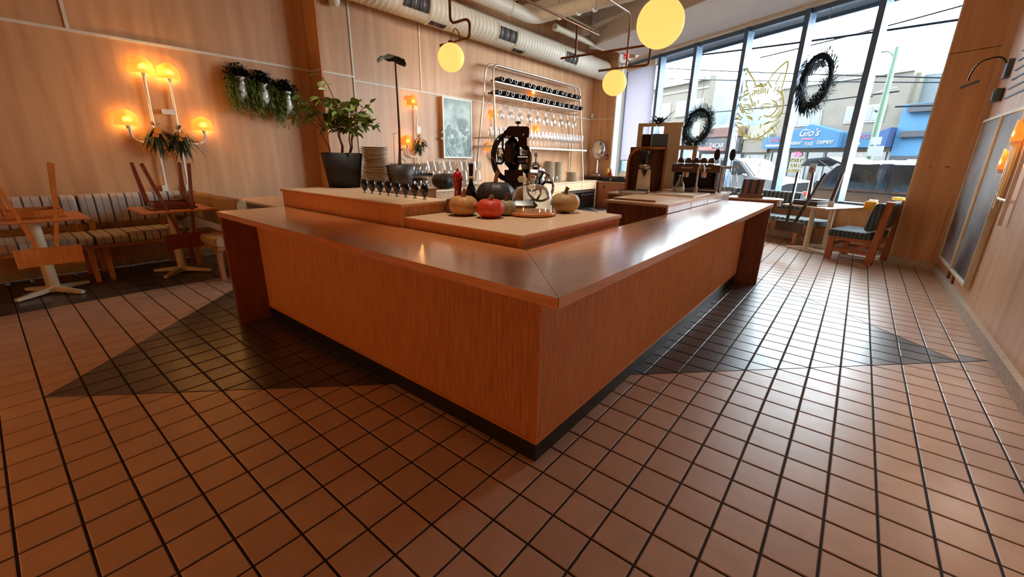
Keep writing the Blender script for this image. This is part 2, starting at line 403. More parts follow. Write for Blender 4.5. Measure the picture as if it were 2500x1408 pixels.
B('jamb', 'batten', we, *tb((-29.35, 62, 0.02), (-29.1, 63.9, 23.2)))
B('batten', 'batten', we, *tb((-33.6, 61.92, 14.55), (-29.4, 62, 14.68)))
wr = wall('wall_right')
B('panel', 'plywood', wr, *tb((11.2, YB, 0.02), (11.5, 28, CEIL)))
B('panel', 'plywood', wr, *tb((11.2, 28.03, 0.02), (11.5, 38.6, CEIL)))
B('baseboard', 'stone_base', wr, *tb((10.95, YB, 0), (11.2, 38.4, .62)))
MB().prism([(x*T, y*T) for x, y in ((10.9, 38.25), (11.2, 38.0), (11.2, 38.7), (10.85, 38.75))], 0.02, CEIL*T).build('corner_trim', 'plywood', wr, world=True)
wk = wall('wall_back')
B('panel', 'plywood', wk, *tb((-36.4, YB-.5, 0), (11.5, YB, CEIL)))
# boxed-out pier at the end of the window
wp = wall('wall_pier')
def sbox(name, m, par, s0, s1, D0, D1, z0, z1, bev=0.0, **k):
    mb = MB().box((0, 0, z0*T), ((s1-s0)*T, (D1-D0)*T, z1*T), bev); M = Matrix.Translation(sd(s0, D0)) @ Matrix.Rotation(RZW, 4, 'Z')
    mb.v = [M @ v for v in mb.v]; return mb.build(name, m, par, world=True, **k)
sbox('panel', 'plywood', wp, -11.9, -8.5, 39.3, 42.6, 0.02, 16.0)
sbox('panel', 'plywood', wp, -11.9, -8.5, 39.3, 42.6, 16.05, CEIL)
sbox('edge_strip', 'batten', wp, -12.0, -11.9, 39.3, 42.0, 0.02, 23.2)
sbox('baseboard', 'stone_base', wp, -11.95, -8.9, 39.05, 39.3, 0.0, 0.62)
sbox('screw_plate', 'dark_oak', wp, -11.1, -10.9, 39.26, 39.3, 7.9, 7.97)
sbox('screw_plate', 'dark_oak', wp, -10.1, -9.85, 39.26, 39.3, 7.9, 7.97)
# low wall under the window
wf = wall('wall_front')
sbox('panel', 'plywood', wf, -55.5, -11.9, 42.0, 42.6, 0.02, 3.75)
sbox('sill', 'bench_wood', wf, -55.5, -11.9, 41.8, 42.9, 3.75, 3.95)
sbox('baseboard', 'stone_base', wf, -55.5, -11.9, 41.85, 42.0, 0, .5)
sbox('lintel', 'soffit_paint', wf, -56, -8.5, 42.0, 43.0, 22.95, CEIL)
for s_ in (-47.2, -40.4, -32.7, -25.6, -18.6): sbox('stile', 'bench_wood', wf, s_-.2, s_+.2, 41.9, 42.0, .5, 3.75)
# ceiling and dropped soffit along the window
ce = wall('ceiling')
MB().prism([(XL*T-.2, YB*T-.1), (XR*T+.1, YB*T-.1), (XR*T+.1, front_y(XR, 43)*T), (XL*T-.2, front_y(XL, 43)*T)], CEIL*T, CEIL*T+.15).build('slab', 'ceiling_paint', ce, world=True)
sbox('soffit', 'soffit_paint', ce, -50.5, -8.5, 31.5, 42.0, 23.25, CEIL)
sbox('soffit_bead', 'batten', ce, -56, -8.5, 41.2, 42.0, 22.95, 23.25)
for y in (22, 30, 38, 46, 54): B('joist', 'ceiling_paint', ce, *tb((-33.5, y, 26.4), (-10, y+.7, CEIL)))

# ---------------------------------------------------------------- window
win = thing('window_1', None, None, sd(-33, DW, 0), rz=RZW, kind='structure')
MS = (-47.2, -40.4, -32.7, -25.6, -18.8, -12.2)
ZH, ZS = 22.95, 3.95
sbox('frame_jamb', 'dark_frame', win, -55.3, -54.4, 42.0, 42.9, ZS, ZH)
for s_ in MS: sbox('mullion', 'dark_frame', win, s_-.28, s_+.28, 41.75, 42.75, ZS, ZH)
for a, b in zip((-54.4,)+tuple(m+.28 for m in MS[:-1]), tuple(m-.28 for m in MS)):
    sbox('head_rail', 'dark_frame', win, a, b, 41.95, 42.6, ZH-.45, ZH)
    sbox('bottom_rail', 'dark_frame', win, a, b, 41.95, 42.6, ZS, ZS+.5)
    sbox('pane', 'window_glass', win, a, b, 42.22, 42.28, ZS+.5, ZH-.45)
_m = mat('blind_cloth', sl(206, 208, 224), sl(198, 200, 218), rough=0.8)
_n = _m.node_tree.nodes; _t = _n.new('ShaderNodeBsdfTranslucent'); _t.inputs[0].default_value = sl(222, 218, 226); _x = _n.new('ShaderNodeMixShader'); _x.inputs[0].default_value = 0.45
_m.node_tree.links.new(_n['Principled BSDF'].outputs[0], _x.inputs[1]); _m.node_tree.links.new(_t.outputs[0], _x.inputs[2]); _m.node_tree.links.new(_x.outputs[0], _n['Material Output'].inputs[0])
bl = thing('roller_blind', 'pale lilac roller blind pulled down in the narrow end bay of the window', 'blind', sd(-51, 41.6, 10), rz=RZW)
sbox('cloth', 'blind_cloth', bl, -54.2, -47.6, 41.5, 41.56, 8.0, 21.6)
sbox('cassette', 'white_metal', bl, -54.3, -47.5, 41.25, 41.75, 21.6, 22.3)
sbox('hem_bar', 'white_metal', bl, -54.2, -47.6, 41.45, 41.62, 7.85, 8.0)

# ---------------------------------------------------------------- bar counter
ZT = 5.47
bar = thing('bar_counter', 'large corner bar counter of orange oak with reeded front and black kickboard', 'bar counter', t3(-0.4, 0.2, 0))
def flutes(p0, p1, nrm, z0, z1, pitch, depth):      # vertical half-round reeds on a plane from p0 to p1 (tiles)
    p0, p1, nrm = Vector((*p0, 0)), Vector((*p1, 0)), Vector((*nrm, 0)); L = (p1-p0).length; d = (p1-p0)/L; n = int(L/pitch); w = L/n
    prof = []
    for k in range(n):
        for t, h in ((0.06, 0), (0.2, .72), (0.5, 1), (0.8, .72), (0.94, 0)): prof.append(p0+d*((k+t)*w)+nrm*(depth*h))
    m = len(prof); vs = [(q+Vector((0, 0, z0)))*T for q in prof]+[(q+Vector((0, 0, z1)))*T for q in prof]
    return MB().add(vs, [(k, k+1, m+k+1, m+k) for k in range(m-1)], False)
XO, YO, XI, YI = 1.0, -1.28, -2.1, 1.8
MB().prism([(x*T, y*T) for x, y in ((-17.4, YO), (XO, YO), (XI, YI), (-17.4, YI))], 5.24*T, ZT*T).build('worktop_long_arm', 'counter_top_x', bar, world=True)
MB().prism([(x*T, y*T) for x, y in ((XO+.008, YO+.008), (XO+.008, 24.55), (XI, 24.55), (XI, YI+.012))], 5.24*T, ZT*T-.0004).build('worktop_window_arm', 'counter_top_y', bar, world=True)
flutes((-17.15, 0.2), (-0.42, 0.2), (0, -1), 0.66, 5.24, 0.064, 0.022).build('reeded_front', 'counter_panel', bar, world=True, kind='stuff')
flutes((-0.4, 0.22), (-0.4, 16.9), (1, 0), 0.66, 5.24, 0.064, 0.022).build('reeded_side', 'counter_panel', bar, world=True, kind='stuff')
flutes((-0.4, 16.98), (-0.4, 24.15), (1, 0), 0.66, 5.24, 0.064, 0.022).build('reeded_side', 'counter_panel', bar, world=True, kind='stuff')
MB().prism([(x*T, y*T) for x, y in ((-17.15, .21), (-.41, .21), (-.41, 24.15), (-.75, 24.15), (-.75, .55), (-17.15, .55))], .6*T, 5.24*T).build('carcass', 'counter_panel', bar, world=True)
MB().prism([(x*T, y*T) for x, y in ((-17.15, .16), (-.36, .16), (-.36, 24.15), (-.5, 24.15), (-.5, .3), (-17.15, .3))], .57*T, .66*T).build('bottom_bead', 'edge_wood', bar, world=True)
MB().prism([(x*T, y*T) for x, y in ((-17.15, .19), (-.39, .19), (-.39, 24.15), (-.7, 24.15), (-.7, .5), (-17.15, .5))], 0, .57*T).build('kickboard', 'black_paint', bar, world=True)
B('corner_post', 'edge_wood', bar, *tb((-.44, .175, .66), (-.375, .24, 5.24)))
B('end_panel', 'dark_oak', bar, *tb((-17.35, YO+.05, 0), (-17.15, YI, 5.24)))
B('end_panel', 'dark_oak', bar, *tb((XI, 24.15, 0), (XO-.05, 24.37, 5.24)))
B('back_panel', 'counter_panel', bar, *tb((-17.15, YI-.2, 0), (XI, YI, 5.24)))
B('back_panel', 'counter_panel', bar, *tb((XI, YI, 0), (XI+.2, 24.15, 5.24)))

# raised tiers behind the bar top
ut = thing('raised_shelf', 'tall raised oak shelf behind the bar carrying the potted plants', 'shelf', t3(-12.8, 1.85, 0))
MB().prism([(x*T, y*T) for x, y in ((-17.75, 1.86), (-7.95, 1.86), (-7.95, 4.3), (-13.7, 4.3), (-13.7, 8.6), (-17.75, 8.6))], 0, 6.2*T).build('body', 'counter_panel', ut, world=True)
MB().prism([(x*T, y*T) for x, y in ((-17.85, 1.8), (-7.88, 1.8), (-7.88, 4.36), (-13.64, 4.36), (-13.64, 8.66), (-17.85, 8.66))], 6.2*T, 6.26*T).build('edge_band', 'edge_wood', ut, world=True)
MB().prism([(x*T, y*T) for x, y in ((-17.85, 1.8), (-7.88, 1.8), (-7.88, 4.36), (-13.64, 4.36), (-13.64, 8.66), (-17.85, 8.66))], 6.26*T, 6.32*T).build('top', 'pale_laminate', ut, world=True)
flutes((-7.95, 1.9), (-7.95, 4.28), (1, 0), 5.5, 6.2, .085, .03).build('reeded_end', 'counter_panel', ut, world=True, kind='stuff')
pf = thing('display_plinth', 'low reeded oak corner plinth on the bar holding pumpkins and the glass dome', 'plinth', t3(-5, 4, 0))
PP = [(-7.86, 1.9), (-2.35, 1.9), (-2.35, 8.7), (-4.75, 8.9), (-7.86, 4.7)]
PB = [(-7.8, 1.96), (-2.41, 1.96), (-2.41, 8.66), (-4.72, 8.85), (-7.8, 4.68)]
MB().prism([(x*T, y*T) for x, y in PB], 4.0*T, 5.72*T).build('body', 'counter_panel', pf, world=True)
MB().prism([(x*T, y*T) for x, y in PP], 5.72*T, 5.8*T).build('edge_band', 'edge_wood', pf, world=True)
MB().prism([(x*T, y*T) for x, y in PP], 5.8*T, 5.85*T).build('top', 'pale_laminate', pf, world=True)
flutes((-7.8, 1.96), (-2.44, 1.96), (0, -1), 5.47, 5.72, .085, .03).build('reeded_front', 'counter_panel', pf, world=True, kind='stuff')
flutes((-2.41, 2.0), (-2.41, 8.64), (1, 0), 5.47, 5.72, .085, .03).build('reeded_side', 'counter_panel', pf, world=True, kind='stuff')

# coffee station inside the window arm
mat('marble', sl(226, 214, 200), sl(196, 180, 164), rough=0.25, scale=4, stretch=(1, 3, 1), ramp=(.35, .65), detail=8)
cs = thing('coffee_station', 'square coffee station counter with pale top and dark reeded end', 'counter', t3(-3.8, 19, 0))
MB().prism([(x*T, y*T) for x, y in ((-5.4, 13.5), (-2.15, 13.5), (-2.15, 26.6), (-7.9, 26.6), (-7.9, 18.6), (-5.4, 18.6))], 0, 5.8*T).build('body', 'dark_oak', cs, world=True)
MB().prism([(x*T, y*T) for x, y in ((-5.5, 13.4), (-2.05, 13.4), (-2.05, 26.7), (-8, 26.7), (-8, 18.5), (-5.5, 18.5))], 5.8*T, 5.93*T).build('top', 'pale_laminate', cs, world=True)
flutes((-5.4, 13.5), (-2.15, 13.5), (0, -1), 4.4, 5.8, .1, .03).build('reeded_end', 'dark_oak', cs, world=True, kind='stuff')
for y0, y1 in ((13.5, 17.2), (17.3, 20.6), (20.7, 24.2)): B('marble_panel', 'marble', cs, *tb((-2.15, y0, 5.5), (-2.08, y1, 5.8)))
B('low_shelf', 'pale_laminate', cs, *tb((-5.4, 12.3, 4.1), (-2.15, 13.4, 4.25)))

# back bar run along the wall
bb = thing('back_bar', 'long back bar counter with pale reeded front along the plywood wall', 'counter', t3(-31.8, 40, 0))
B('top', 'pale_laminate', bb, *tb((-33.5, 14.2, 4.4), (-29.9, 59.0, 4.57)))
B('body', 'pale_laminate', bb, *tb((-33.5, 14.3, .4), (-30.1, 48.0, 4.4)))
flutes((-30.1, 14.4), (-30.1, 41), (1, 0), .5, 4.35, .2, .05).build('reeded_front', 'pale_laminate', bb, world=True, kind='stuff')
for y0, y1 in ((41.2, 48.9), (49.0, 53.9), (54.0, 58.7)): B('drawer_front', 'pale_laminate', bb, *tb((-30.1, y0, 3.2), (-29.97, y1, 4.35)))
B('end_panel', 'pale_laminate', bb, *tb((-33.5, 58.7, 0), (-30.0, 58.95, 4.4)))
B('kickboard', 'black_paint', bb, *tb((-33.4, 14.3, 0), (-30.4, 48, .4)))
B('carcass_back', 'matte_black', bb, *tb((-33.5, 48, .05), (-33.3, 58.7, 4.4)))
fr = thing('undercounter_fridge', 'black glass fronted undercounter fridge with steel top rail', 'fridge', t3(-31.8, 53, 0))
B('cabinet', 'matte_black', fr, *tb((-33.2, 48.2, .1), (-30.2, 58.6, 3.1)))
B('top_rail', 'steel', fr, *tb((-30.25, 48.2, 2.75), (-29.95, 58.6, 3.12)))
for y0, y1 in ((48.3, 53.3), (53.4, 58.5)):
    d = B('door', 'gloss_black', fr, *tb((-30.2, y0, .3), (-30.05, y1, 2.7)))
    B('handle', 'matte_black', d, *tb((-30.05, y0+.4, 2.3), (-29.85, y1-.4, 2.45)))
# low run of cupboard against the left wall behind the bar end
lc = thing('side_counter', 'pale topped low side counter between banquette and bar', 'counter', t3(-29, 7, 0))
B('top', 'pale_laminate', lc, *tb((-33.2, 4.6, 4.42), (-24.0, 7.6, 4.57)))
B('body', 'dark_oak', lc, *tb((-33.1, 4.7, 0), (-24.1, 7.5, 4.42)))
# corner cash counter against the far end wall
cc = thing('cash_counter', 'oak corner cabinet with finger hole door holding the till', 'cabinet', t3(-26, 57, 0))
B('body', 'lounge_wood', cc, *tb((-33.4, 59.3, 0), (-22.6, 61.9, 4.3)))
B('top', 'pale_laminate', cc, *tb((-33.4, 59.2, 4.3), (-22.5, 61.95, 4.42)))
d = B('door', 'lounge_wood', cc, *tb((-29.7, 59.2, .4), (-25, 59.3, 4.2)))
MB().cyl(t3(-28.6, 59.19, 3.5), t3(-28.6, 59.25, 3.5), .16*T, n=14).build('finger_hole', 'matte_black', d, world=True)
B('riser_shelf', 'dark_oak', cc, *tb((-33.3, 60.4, 5.05), (-22.8, 61.9, 5.3)))
B('riser_body', 'matte_black', cc, *tb((-33.2, 60.6, 4.42), (-22.9, 61.85, 5.05)))

# ---------------------------------------------------------------- fabrics
def stripe_mat(name, base, base2, line, axis, period, frac, rough=0.9, line2=None):
    m = mat(name, base, base2, rough=rough, scale=60, bump=0.15, sheen=0.2); nt = m.node_tree; N = nt.nodes; L = nt.links; b = N['Principled BSDF']
    rp = [n for n in N if n.bl_idname == 'ShaderNodeValToRGB'][0]; tc = [n for n in N if n.bl_idname == 'ShaderNodeTexCoord'][0]
    sx = N.new('ShaderNodeSeparateXYZ'); L.new(tc.outputs['Object'], sx.inputs[0]); prev = rp.outputs[0]
    for (off, fr_, colr) in ((0.0, frac, line),)+(((0.5, frac*0.6, line2),) if line2 else ()):
        ml = N.new('ShaderNodeMath'); ml.operation = 'MULTIPLY_ADD'; ml.inputs[1].default_value = 1/period; ml.inputs[2].default_value = off+100; L.new(sx.outputs[axis], ml.inputs[0])
        fc = N.new('ShaderNodeMath'); fc.operation = 'FRACT'; L.new(ml.outputs[0], fc.inputs[0]); lt = N.new('ShaderNodeMath'); lt.operation = 'LESS_THAN'; lt.inputs[1].default_value = fr_; L.new(fc.outputs[0], lt.inputs[0])
        mx = N.new('ShaderNodeMix'); mx.data_type = 'RGBA'; L.new(lt.outputs[0], mx.inputs['Factor']); L.new(prev, mx.inputs['A']); mx.inputs['B'].default_value = colr; prev = mx.outputs['Result']
    L.new(prev, b.inputs['Base Color']); return m
stripe_mat('banquette_stripe', sl(196, 184, 172), sl(178, 166, 154), sl(72, 62, 58), 'Y', 0.80*T, 0.12, line2=sl(140, 128, 118))
stripe_mat('banquette_stripe_x', sl(196, 170, 130), sl(178, 150, 112), sl(120, 86, 56), 'X', 0.55*T, 0.14)
def cushion(mb, x0, x1, y0, y1, z0, z1, r, puff=0.0, nseg=8):
    """soft box: rounded in section, length along y"""
    prof = []
    for (cx, cz, a0) in ((x1-r, z1-r, 0), (x0+r, z1-r, 90), (x0+r, z0+r, 180), (x1-r, z0+r, 270)):
        for k in range(5): a = math.radians(a0+k*22.5); prof.append((cx+math.cos(a)*r, cz+math.sin(a)*r))
    n = len(prof); vs = []; rows = [(0, .86), (.012, .96), (.03, 1.0)]+[((k+1)/nseg, 1.0) for k in range(nseg-1)]+[(.97, 1.0), (.988, .96), (1, .86)]
    rows = sorted(set(rows)); mx, mz = (x0+x1)/2, (z0+z1)/2
    for t, s_ in rows:
        for px, pz in prof: vs.append((mx+(px-mx)*s_, y0+(y1-y0)*t, mz+(pz-mz)*s_))
    m = len(rows)
    mb.add(vs, [(i*n+k, (i+1)*n+k, (i+1)*n+(k+1) % n, i*n+(k+1) % n) for i in range(m-1) for k in range(n)], True)
    mb.add(vs, [tuple(range(n)), tuple(range((m-1)*n, m*n))[::-1]]); return mb

bq = thing('banquette', 'long striped grey banquette bench along the plywood wall under the candle lamps', 'banquette', t3(-33.2, -4, 0))
YS = [-13.2, -9.2, -4.0, 1.0]
for a, b in zip(YS[:-1], YS[1:]):
    mb = MB(); cushion(mb, -34.75*T, -31.3*T, (a+.04)*T, (b-.04)*T, 2.3*T, 2.88*T, .2*T); mb.build('seat_cushion', 'banquette_stripe', bq, world=True)
for a, b in zip(YS[:-1], YS[1:-1]+[2.1]):
    mb = MB(); cushion(mb, -35.35*T, -34.55*T, (a+.03)*T, (b-.03)*T, 3.25*T, 5.2*T, .33*T); mb.build('back_cushion', 'banquette_stripe', bq, world=True)
B('seat_frame', 'bench_wood', bq, *tb((-34.9, -13.2, 2.1), (-31.5, 1.0, 2.3)))
for y in (-12.6, -9.2, -4.3, -3.6, .2, .8):
    MB().taper(t3(-31.7, y, 2.1), t3(-31.55, y, 0), .32*T, .3*T, .24*T, .24*T).build('leg', 'bench_wood', bq, world=True)
    MB().taper(t3(-34.4, y, 3.4), t3(-34.5, y, 0), .3*T, .3*T, .24*T, .24*T).build('rear_leg', 'bench_wood', bq, world=True)
bq2 = thing('return_banquette', 'short golden banquette return beside the bar end panel', 'banquette', t3(-28.5, 2.4, 0))
mb = MB(); cushion(mb, 2.2*T, 2.85*T, 25.5*T, 35.3*T, 3.1*T, 5.2*T, .28*T); R_ = Matrix.Rotation(PI/2, 4, 'Z'); mb.v = [R_ @ v for v in mb.v];
mb.build('back_cushion', 'banquette_stripe_x', bq2, world=True)
mb = MB(); cushion(mb, .7*T, 2.15*T, 25.6*T, 31.1*T, 2.25*T, 2.85*T, .2*T); mb.v = [R_ @ v for v in mb.v]; mb.build('seat_cushion', 'banquette_stripe_x', bq2, world=True)
B('seat_frame', 'bench_wood', bq2, *tb((-31.0, .8, 2.05), (-25.7, 2.9, 2.25)))
for x in (-30.6, -26.1):
    for y in (.95, 2.7): MB().taper(t3(x, y, 2.05), t3(x, y, 0), .3*T, .3*T, .24*T, .24*T).build('leg', 'bench_wood', bq2, world=True)

# ---------------------------------------------------------------- cafe tables with chairs turned up on them
def cafe_table(cx, cy, px, py, ang, label, top='edge_wood'):
    t = thing('cafe_table', label, 'table', t3(px, py, 0), group='tables at the banquette')
    B('tabletop', top, t, *tb((cx-2.1, cy-2.05, 4.26), (cx+2.1, cy+2.05, 4.4)), bev=.012)
    MB().cyl(t3(px, py, .3), t3(px, py, 4.2), .29*T, .25*T, n=16).build('column', 'powder_cream', t, world=True)
    MB().box(t3(px-.7, py-.7, 4.18), t3(px+.7, py+.7, 4.26)).build('mount_plate', 'powder_cream', t, world=True)
    MB().lathe([(0, 0), (.36*T, .04*T), (.34*T, .3*T), (.28*T, .42*T)], 16, t3(px, py, .08)).build('hub', 'powder_cream', t, world=True)
    for k in range(4):
        a = math.radians(ang+90*k); d = Vector((math.cos(a), math.sin(a), 0)); p = t3(px, py, .3)
        ft = MB().taper(p, p+d*1.85*T+Vector((0, 0, -.17*T)), .34*T, .3*T, .2*T, .16*T).build('foot', 'powder_cream', t, world=True)
        q = p+d*1.78*T; MB().cyl((q.x, q.y, 0), (q.x, q.y, .09*T), .07*T, n=8).build('glide', 'matte_black', ft, world=True)
    return t
cafe_table(-30.6, -6.25, -30.4, -6.35, 33, 'square oak cafe table under the light oak upturned chair')
cafe_table(-30.7, 0.1, -30.5, -.1, 45, 'square oak cafe table under the dark red upturned chair')
def upturned_chair(loc, rz, label, m, name='dining_chair', dy=0):
    c = thing(name, label, 'chair', loc, rz, group='chairs turned up on tables'); u = T
    MB().box((-1.2*u, -1.22*u, 0), (1.2*u, 1.22*u, .13*u), .02).build('seat', m, c)
    for a, b in (((-1.08, -1.1), (1.05, -1.0)), ((-1.08, 1.0), (1.05, 1.1)), ((-1.12, -1.0), (-1.0, 1.0)), ((.95, -1.0), (1.05, 1.0))):
        MB().box((a[0]*u, a[1]*u, .13*u), (b[0]*u, b[1]*u, .42*u)).build('apron_rail', m, c)
    for s_ in (-1, 1):
        MB().taper(Vector((-.98, s_*1.0, .1))*u, Vector((-1.25, s_*1.28, 2.9))*u, .3*u, .22*u, .17*u, .15*u).build('front_leg', m, c)
        MB().taper(Vector((2.42, s_*.36, -1.5))*u, Vector((1.0, s_*1.22, 2.86))*u, .2*u, .17*u, .24*u, .17*u, up=(0, 1, 0)).build('rear_leg_and_post', m, c)
    MB().bar(Vector((-.9, -.9, .3))*u, Vector((.3, -.2, .3))*u, .08*u, .06*u).build('corner_brace', m, c)
    mb = MB(); pr = []
    for k in range(9):
        t_ = k/8; y = (-1.26+2.52*t_)*u; x = (2.52-.18*math.cos((t_-.5)*PI))*u; pr.append((x, y))
    vs = [(x, y, z*u) for z in (-2.38, -1.42) for x, y in pr]+[(x+.1*u, y, z*u) for z in (-2.38, -1.42) for x, y in pr]; n = 9
    fs = []
    for k in range(8): fs += [(k, k+1, n+k+1, n+k), (2*n+k+1, 2*n+k, 3*n+k, 3*n+k+1), (n+k, n+k+1, 3*n+k+1, 3*n+k), (k+1, k, 2*n+k, 2*n+k+1)]
    fs += [(0, n, 3*n, 2*n), (n-1, 3*n-1, 4*n-1, 2*n-1)]
    mb.add(vs, fs, False).build('backrest', m, c); return c
upturned_chair(t3(-30.75, -6.2, 4.4), 0, 'light oak chair turned upside down on the banquette table nearest the frame edge', 'chair_oak')
upturned_chair(t3(-30.8, .05, 4.4), 0, 'dark red wooden chair turned upside down on the table beside the bar end', 'chair_mahogany')

# ---------------------------------------------------------------- wall lamps
SH = emission('shade_glow', sl(255, 178, 64), 0.5); SHR = emission('shade_glow_amber', sl(255, 140, 48), 0.45)
emission('bulb_glow', sl(255, 200, 120), 14*LAMP)
def bulb_light(p, parent, power, r=0.03, col=(1.0, 0.50, 0.14)):
    l = bpy.data.lights.new('bulb_light', 'POINT'); l.energy = power; l.color = col; l.shadow_soft_size = r
    o = bpy.data.objects.new('bulb_light', l); COL.objects.link(o); o.parent = parent; o.location = wm(parent).inverted() @ Vector(p); return o
def half_shade(p, nrm, parent, w=1.36, h=1.05, m='shade_glow', bulge=.34):
    """arched half shade standing off the wall; nrm is the wall normal"""
    nrm = Vector(nrm).normalized(); side = Vector((0, 0, 1)).cross(nrm); p = Vector(p); vs = []; N_ = 12
    for k in range(N_+1):
        t_ = -1+2*k/N_; x = t_*w/2; out = bulge*(1-.8*t_*t_)
        top = h*(.68+.32*(1-abs(t_)**1.4)); flare = 1.06
        for q, zz, s_ in ((0, 0, flare), (1, top, .92)):
            vs.append(p+side*(x*s_*T)+nrm*((.1+out*s_)*T)+Vector((0, 0, zz*T)))
    nv = len(vs); vs += [v-nrm*.006 for v in vs]
    fs = []
    for k in range(N_): fs += [(2*k, 2*k+2, 2*k+3, 2*k+1), (nv+2*k, nv+2*k+1, nv+2*k+3, nv+2*k+2), (2*k+1, 2*k+3, nv+2*k+3, nv+2*k+1), (2*k, nv+2*k, nv+2*k+2, 2*k+2)]
    return MB().add(vs, fs, True).build('lamp_shade', m, parent, world=True)
def arc(p0, p1, c, n=7):                       # quadratic bend
    p0, p1, c = Vector(p0), Vector(p1), Vector(c); return [p0*(1-t)**2+c*2*t*(1-t)+p1*t*t for t in [k/(n-1) for k in range(n)]]
def candelabra(name, label, X, nrm, rods, arms, shades, low, power, m='shade_glow'):
    y0, z0 = low; o = thing(name, label, 'wall lamp', t3(X, y0, z0)); nx = nrm[0]
    for (ya, za, yb, zb) in rods: MB().tube([t3(X+nx*.22, ya, za), t3(X+nx*.22, yb, zb)], .09*T).build('rod', 'white_metal', o, world=True)
    for pts in arms: MB().tube(pts, .07*T).build('arm', 'white_metal', o, world=True)
    for (y, z) in shades:
        q = t3(X+nx*.28, y, z); MB().cyl(q-Vector((0, 0, .22*T)), q, .1*T, .14*T, n=10).build('candle_cup', 'white_metal', o, world=True)
        sh = half_shade(t3(X, y, z), nrm, o, m=m)
        MB().ball(q+Vector((0, 0, .32*T)), .11*T, n=8, m=6).build('bulb', 'bulb_glow', sh, world=True)
        bulb_light(q+Vector((0, 0, .3*T))+Vector(nrm)*.02, o, power)
    return o
X0 = -35.52
sco = candelabra('wall_lamp', 'four armed white metal wall lamp with glowing half shades above the banquette', X0, (1, 0, 0),
    [(1.15, 13.0, 1.0, 5.5), (2.6, 12.9, 2.35, 5.6)],
    [[t3(X0+.22, -.3, 9.5)]+arc(t3(X0+.22, -.3, 9.3), t3(X0+.22, .5, 8.6), t3(X0+.22, -.3, 8.6))+[t3(X0+.22, 3.3, 8.6)]+arc(t3(X0+.22, 3.4, 8.6), t3(X0+.22, 4.15, 9.3), t3(X0+.22, 4.15, 8.6))+[t3(X0+.22, 4.15, 9.5)]],
    [(1.15, 13.2), (2.6, 13.05), (-.35, 9.7), (4.1, 9.6)], (1.7, 8.6), 9.0*LAMP)
B('conduit', 'white_metal', sco, *tb((X0, .75, 3.3), (X0+.35, 1.1, 5.6)))
B('conduit', 'white_metal', sco, *tb((X0, 2.2, 3.3), (X0+.3, 2.45, 5.6)))
B('bracket', 'white_metal', sco, *tb((X0, 1.75, 10.6), (X0+.3, 2.5, 10.95)))
X1 = -33.55
candelabra('wall_lamp', 'small white wall lamp with two amber shades behind the tall leaf', X1, (1, 0, 0), [(23.4, 13.0, 23.2, 7.2)],
    [[t3(X1+.22, 21.9, 8.9)]+arc(t3(X1+.22, 21.9, 8.6), t3(X1+.22, 22.6, 7.9), t3(X1+.22, 21.9, 7.9))+[t3(X1+.22, 23.2, 7.9)]], [(22.9, 13.1), (21.9, 9.1)], (23.2, 7.5), 5.0*LAMP, m='shade_glow_amber')
candelabra('wall_lamp', 'wall lamp with amber shades glowing behind the wine rack', X1, (1, 0, 0), [(36.0, 13.0, 36.0, 7.2), (44, 16, 44, 8)],
    [[t3(X1+.22, 35.2, 8.7)]+arc(t3(X1+.22, 35.2, 8.4), t3(X1+.22, 36, 7.7), t3(X1+.22, 35.2, 7.7))], [(36.0, 12.9), (35.2, 8.9), (44.0, 15.6), (45.5, 11.6)], (36, 7.5), 4.0*LAMP, m='shade_glow_amber')
XRW = 11.2
candelabra('wall_lamp', 'white wall lamp with two orange shades over the framed pictures', XRW, (-1, 0, 0), [(26.2, 9.0, 26.0, 5.9), (24.2, 9.3, 24.0, 5.2)],
    [[t3(XRW-.22, 26.6, 8.0), t3(XRW-.22, 26.6, 7.4)]+arc(t3(XRW-.22, 26.5, 6.9), t3(XRW-.22, 25.4, 6.4), t3(XRW-.22, 26.4, 6.4))+[t3(XRW-.22, 24.2, 6.4)]], [(26.5, 9.3), (27.2, 7.9), (24.0, 9.6)], (25.5, 6.5), 6.0*LAMP, m='shade_glow_amber')
# dried citrus and fir swags tied to the lamp rods
mat('fir', sl(66, 84, 44), sl(38, 56, 28), rough=0.8, scale=30); mat('dry_twig', sl(120, 78, 44), sl(86, 54, 30), rough=0.8); mat('citrus', sl(232, 140, 44), sl(206, 110, 30), rough=0.5)
def swag(loc, label, L=1.9, seed=1, lean=0.0):
    rnd = random.Random(seed); o = thing('herb_swag', label, 'swag', loc, group='dried swags tied to the wall lamp'); mb = MB(); m2 = MB()
    for k in range(46):
        a = rnd.uniform(-.9, .9)+lean; d = Vector((rnd.uniform(.05, .35), math.sin(a), -math.cos(a)*rnd.uniform(.6, 1))); p = Vector((rnd.uniform(0, .1), rnd.uniform(-.25, .25), rnd.uniform(-.25, .4)))*T
        LL = L*T*rnd.uniform(.45, 1); (mb if rnd.random() < .75 else m2).leaf(p, d, LL, .16*T, .1)
        for q in range(3): mb.leaf(p+d*LL*rnd.uniform(.3, .8), d+Vector((0, rnd.uniform(-.7, .7), rnd.uniform(-.2, .3))), LL*.35, .07*T, .1)
    for k in range(10): m2.leaf(Vector((.05, 0, .35))*T, (rnd.uniform(0, .4), rnd.uniform(-1, 1), rnd.uniform(.2, .9)), .5*T, .08*T, .2)
    mb.build('fir_sprigs', 'fir', o); m2.build('dry_twigs', 'dry_twig', o)
    MB().cyl(Vector((.28, .05, .0))*T, Vector((.34, .05, .02))*T, .2*T, n=12).build('citrus_slice', 'citrus', o)
    MB().cyl(Vector((.3, -.1, -.3))*T, Vector((.36, -.1, -.28))*T, .17*T, n=12).build('citrus_slice', 'citrus', o)
    return o
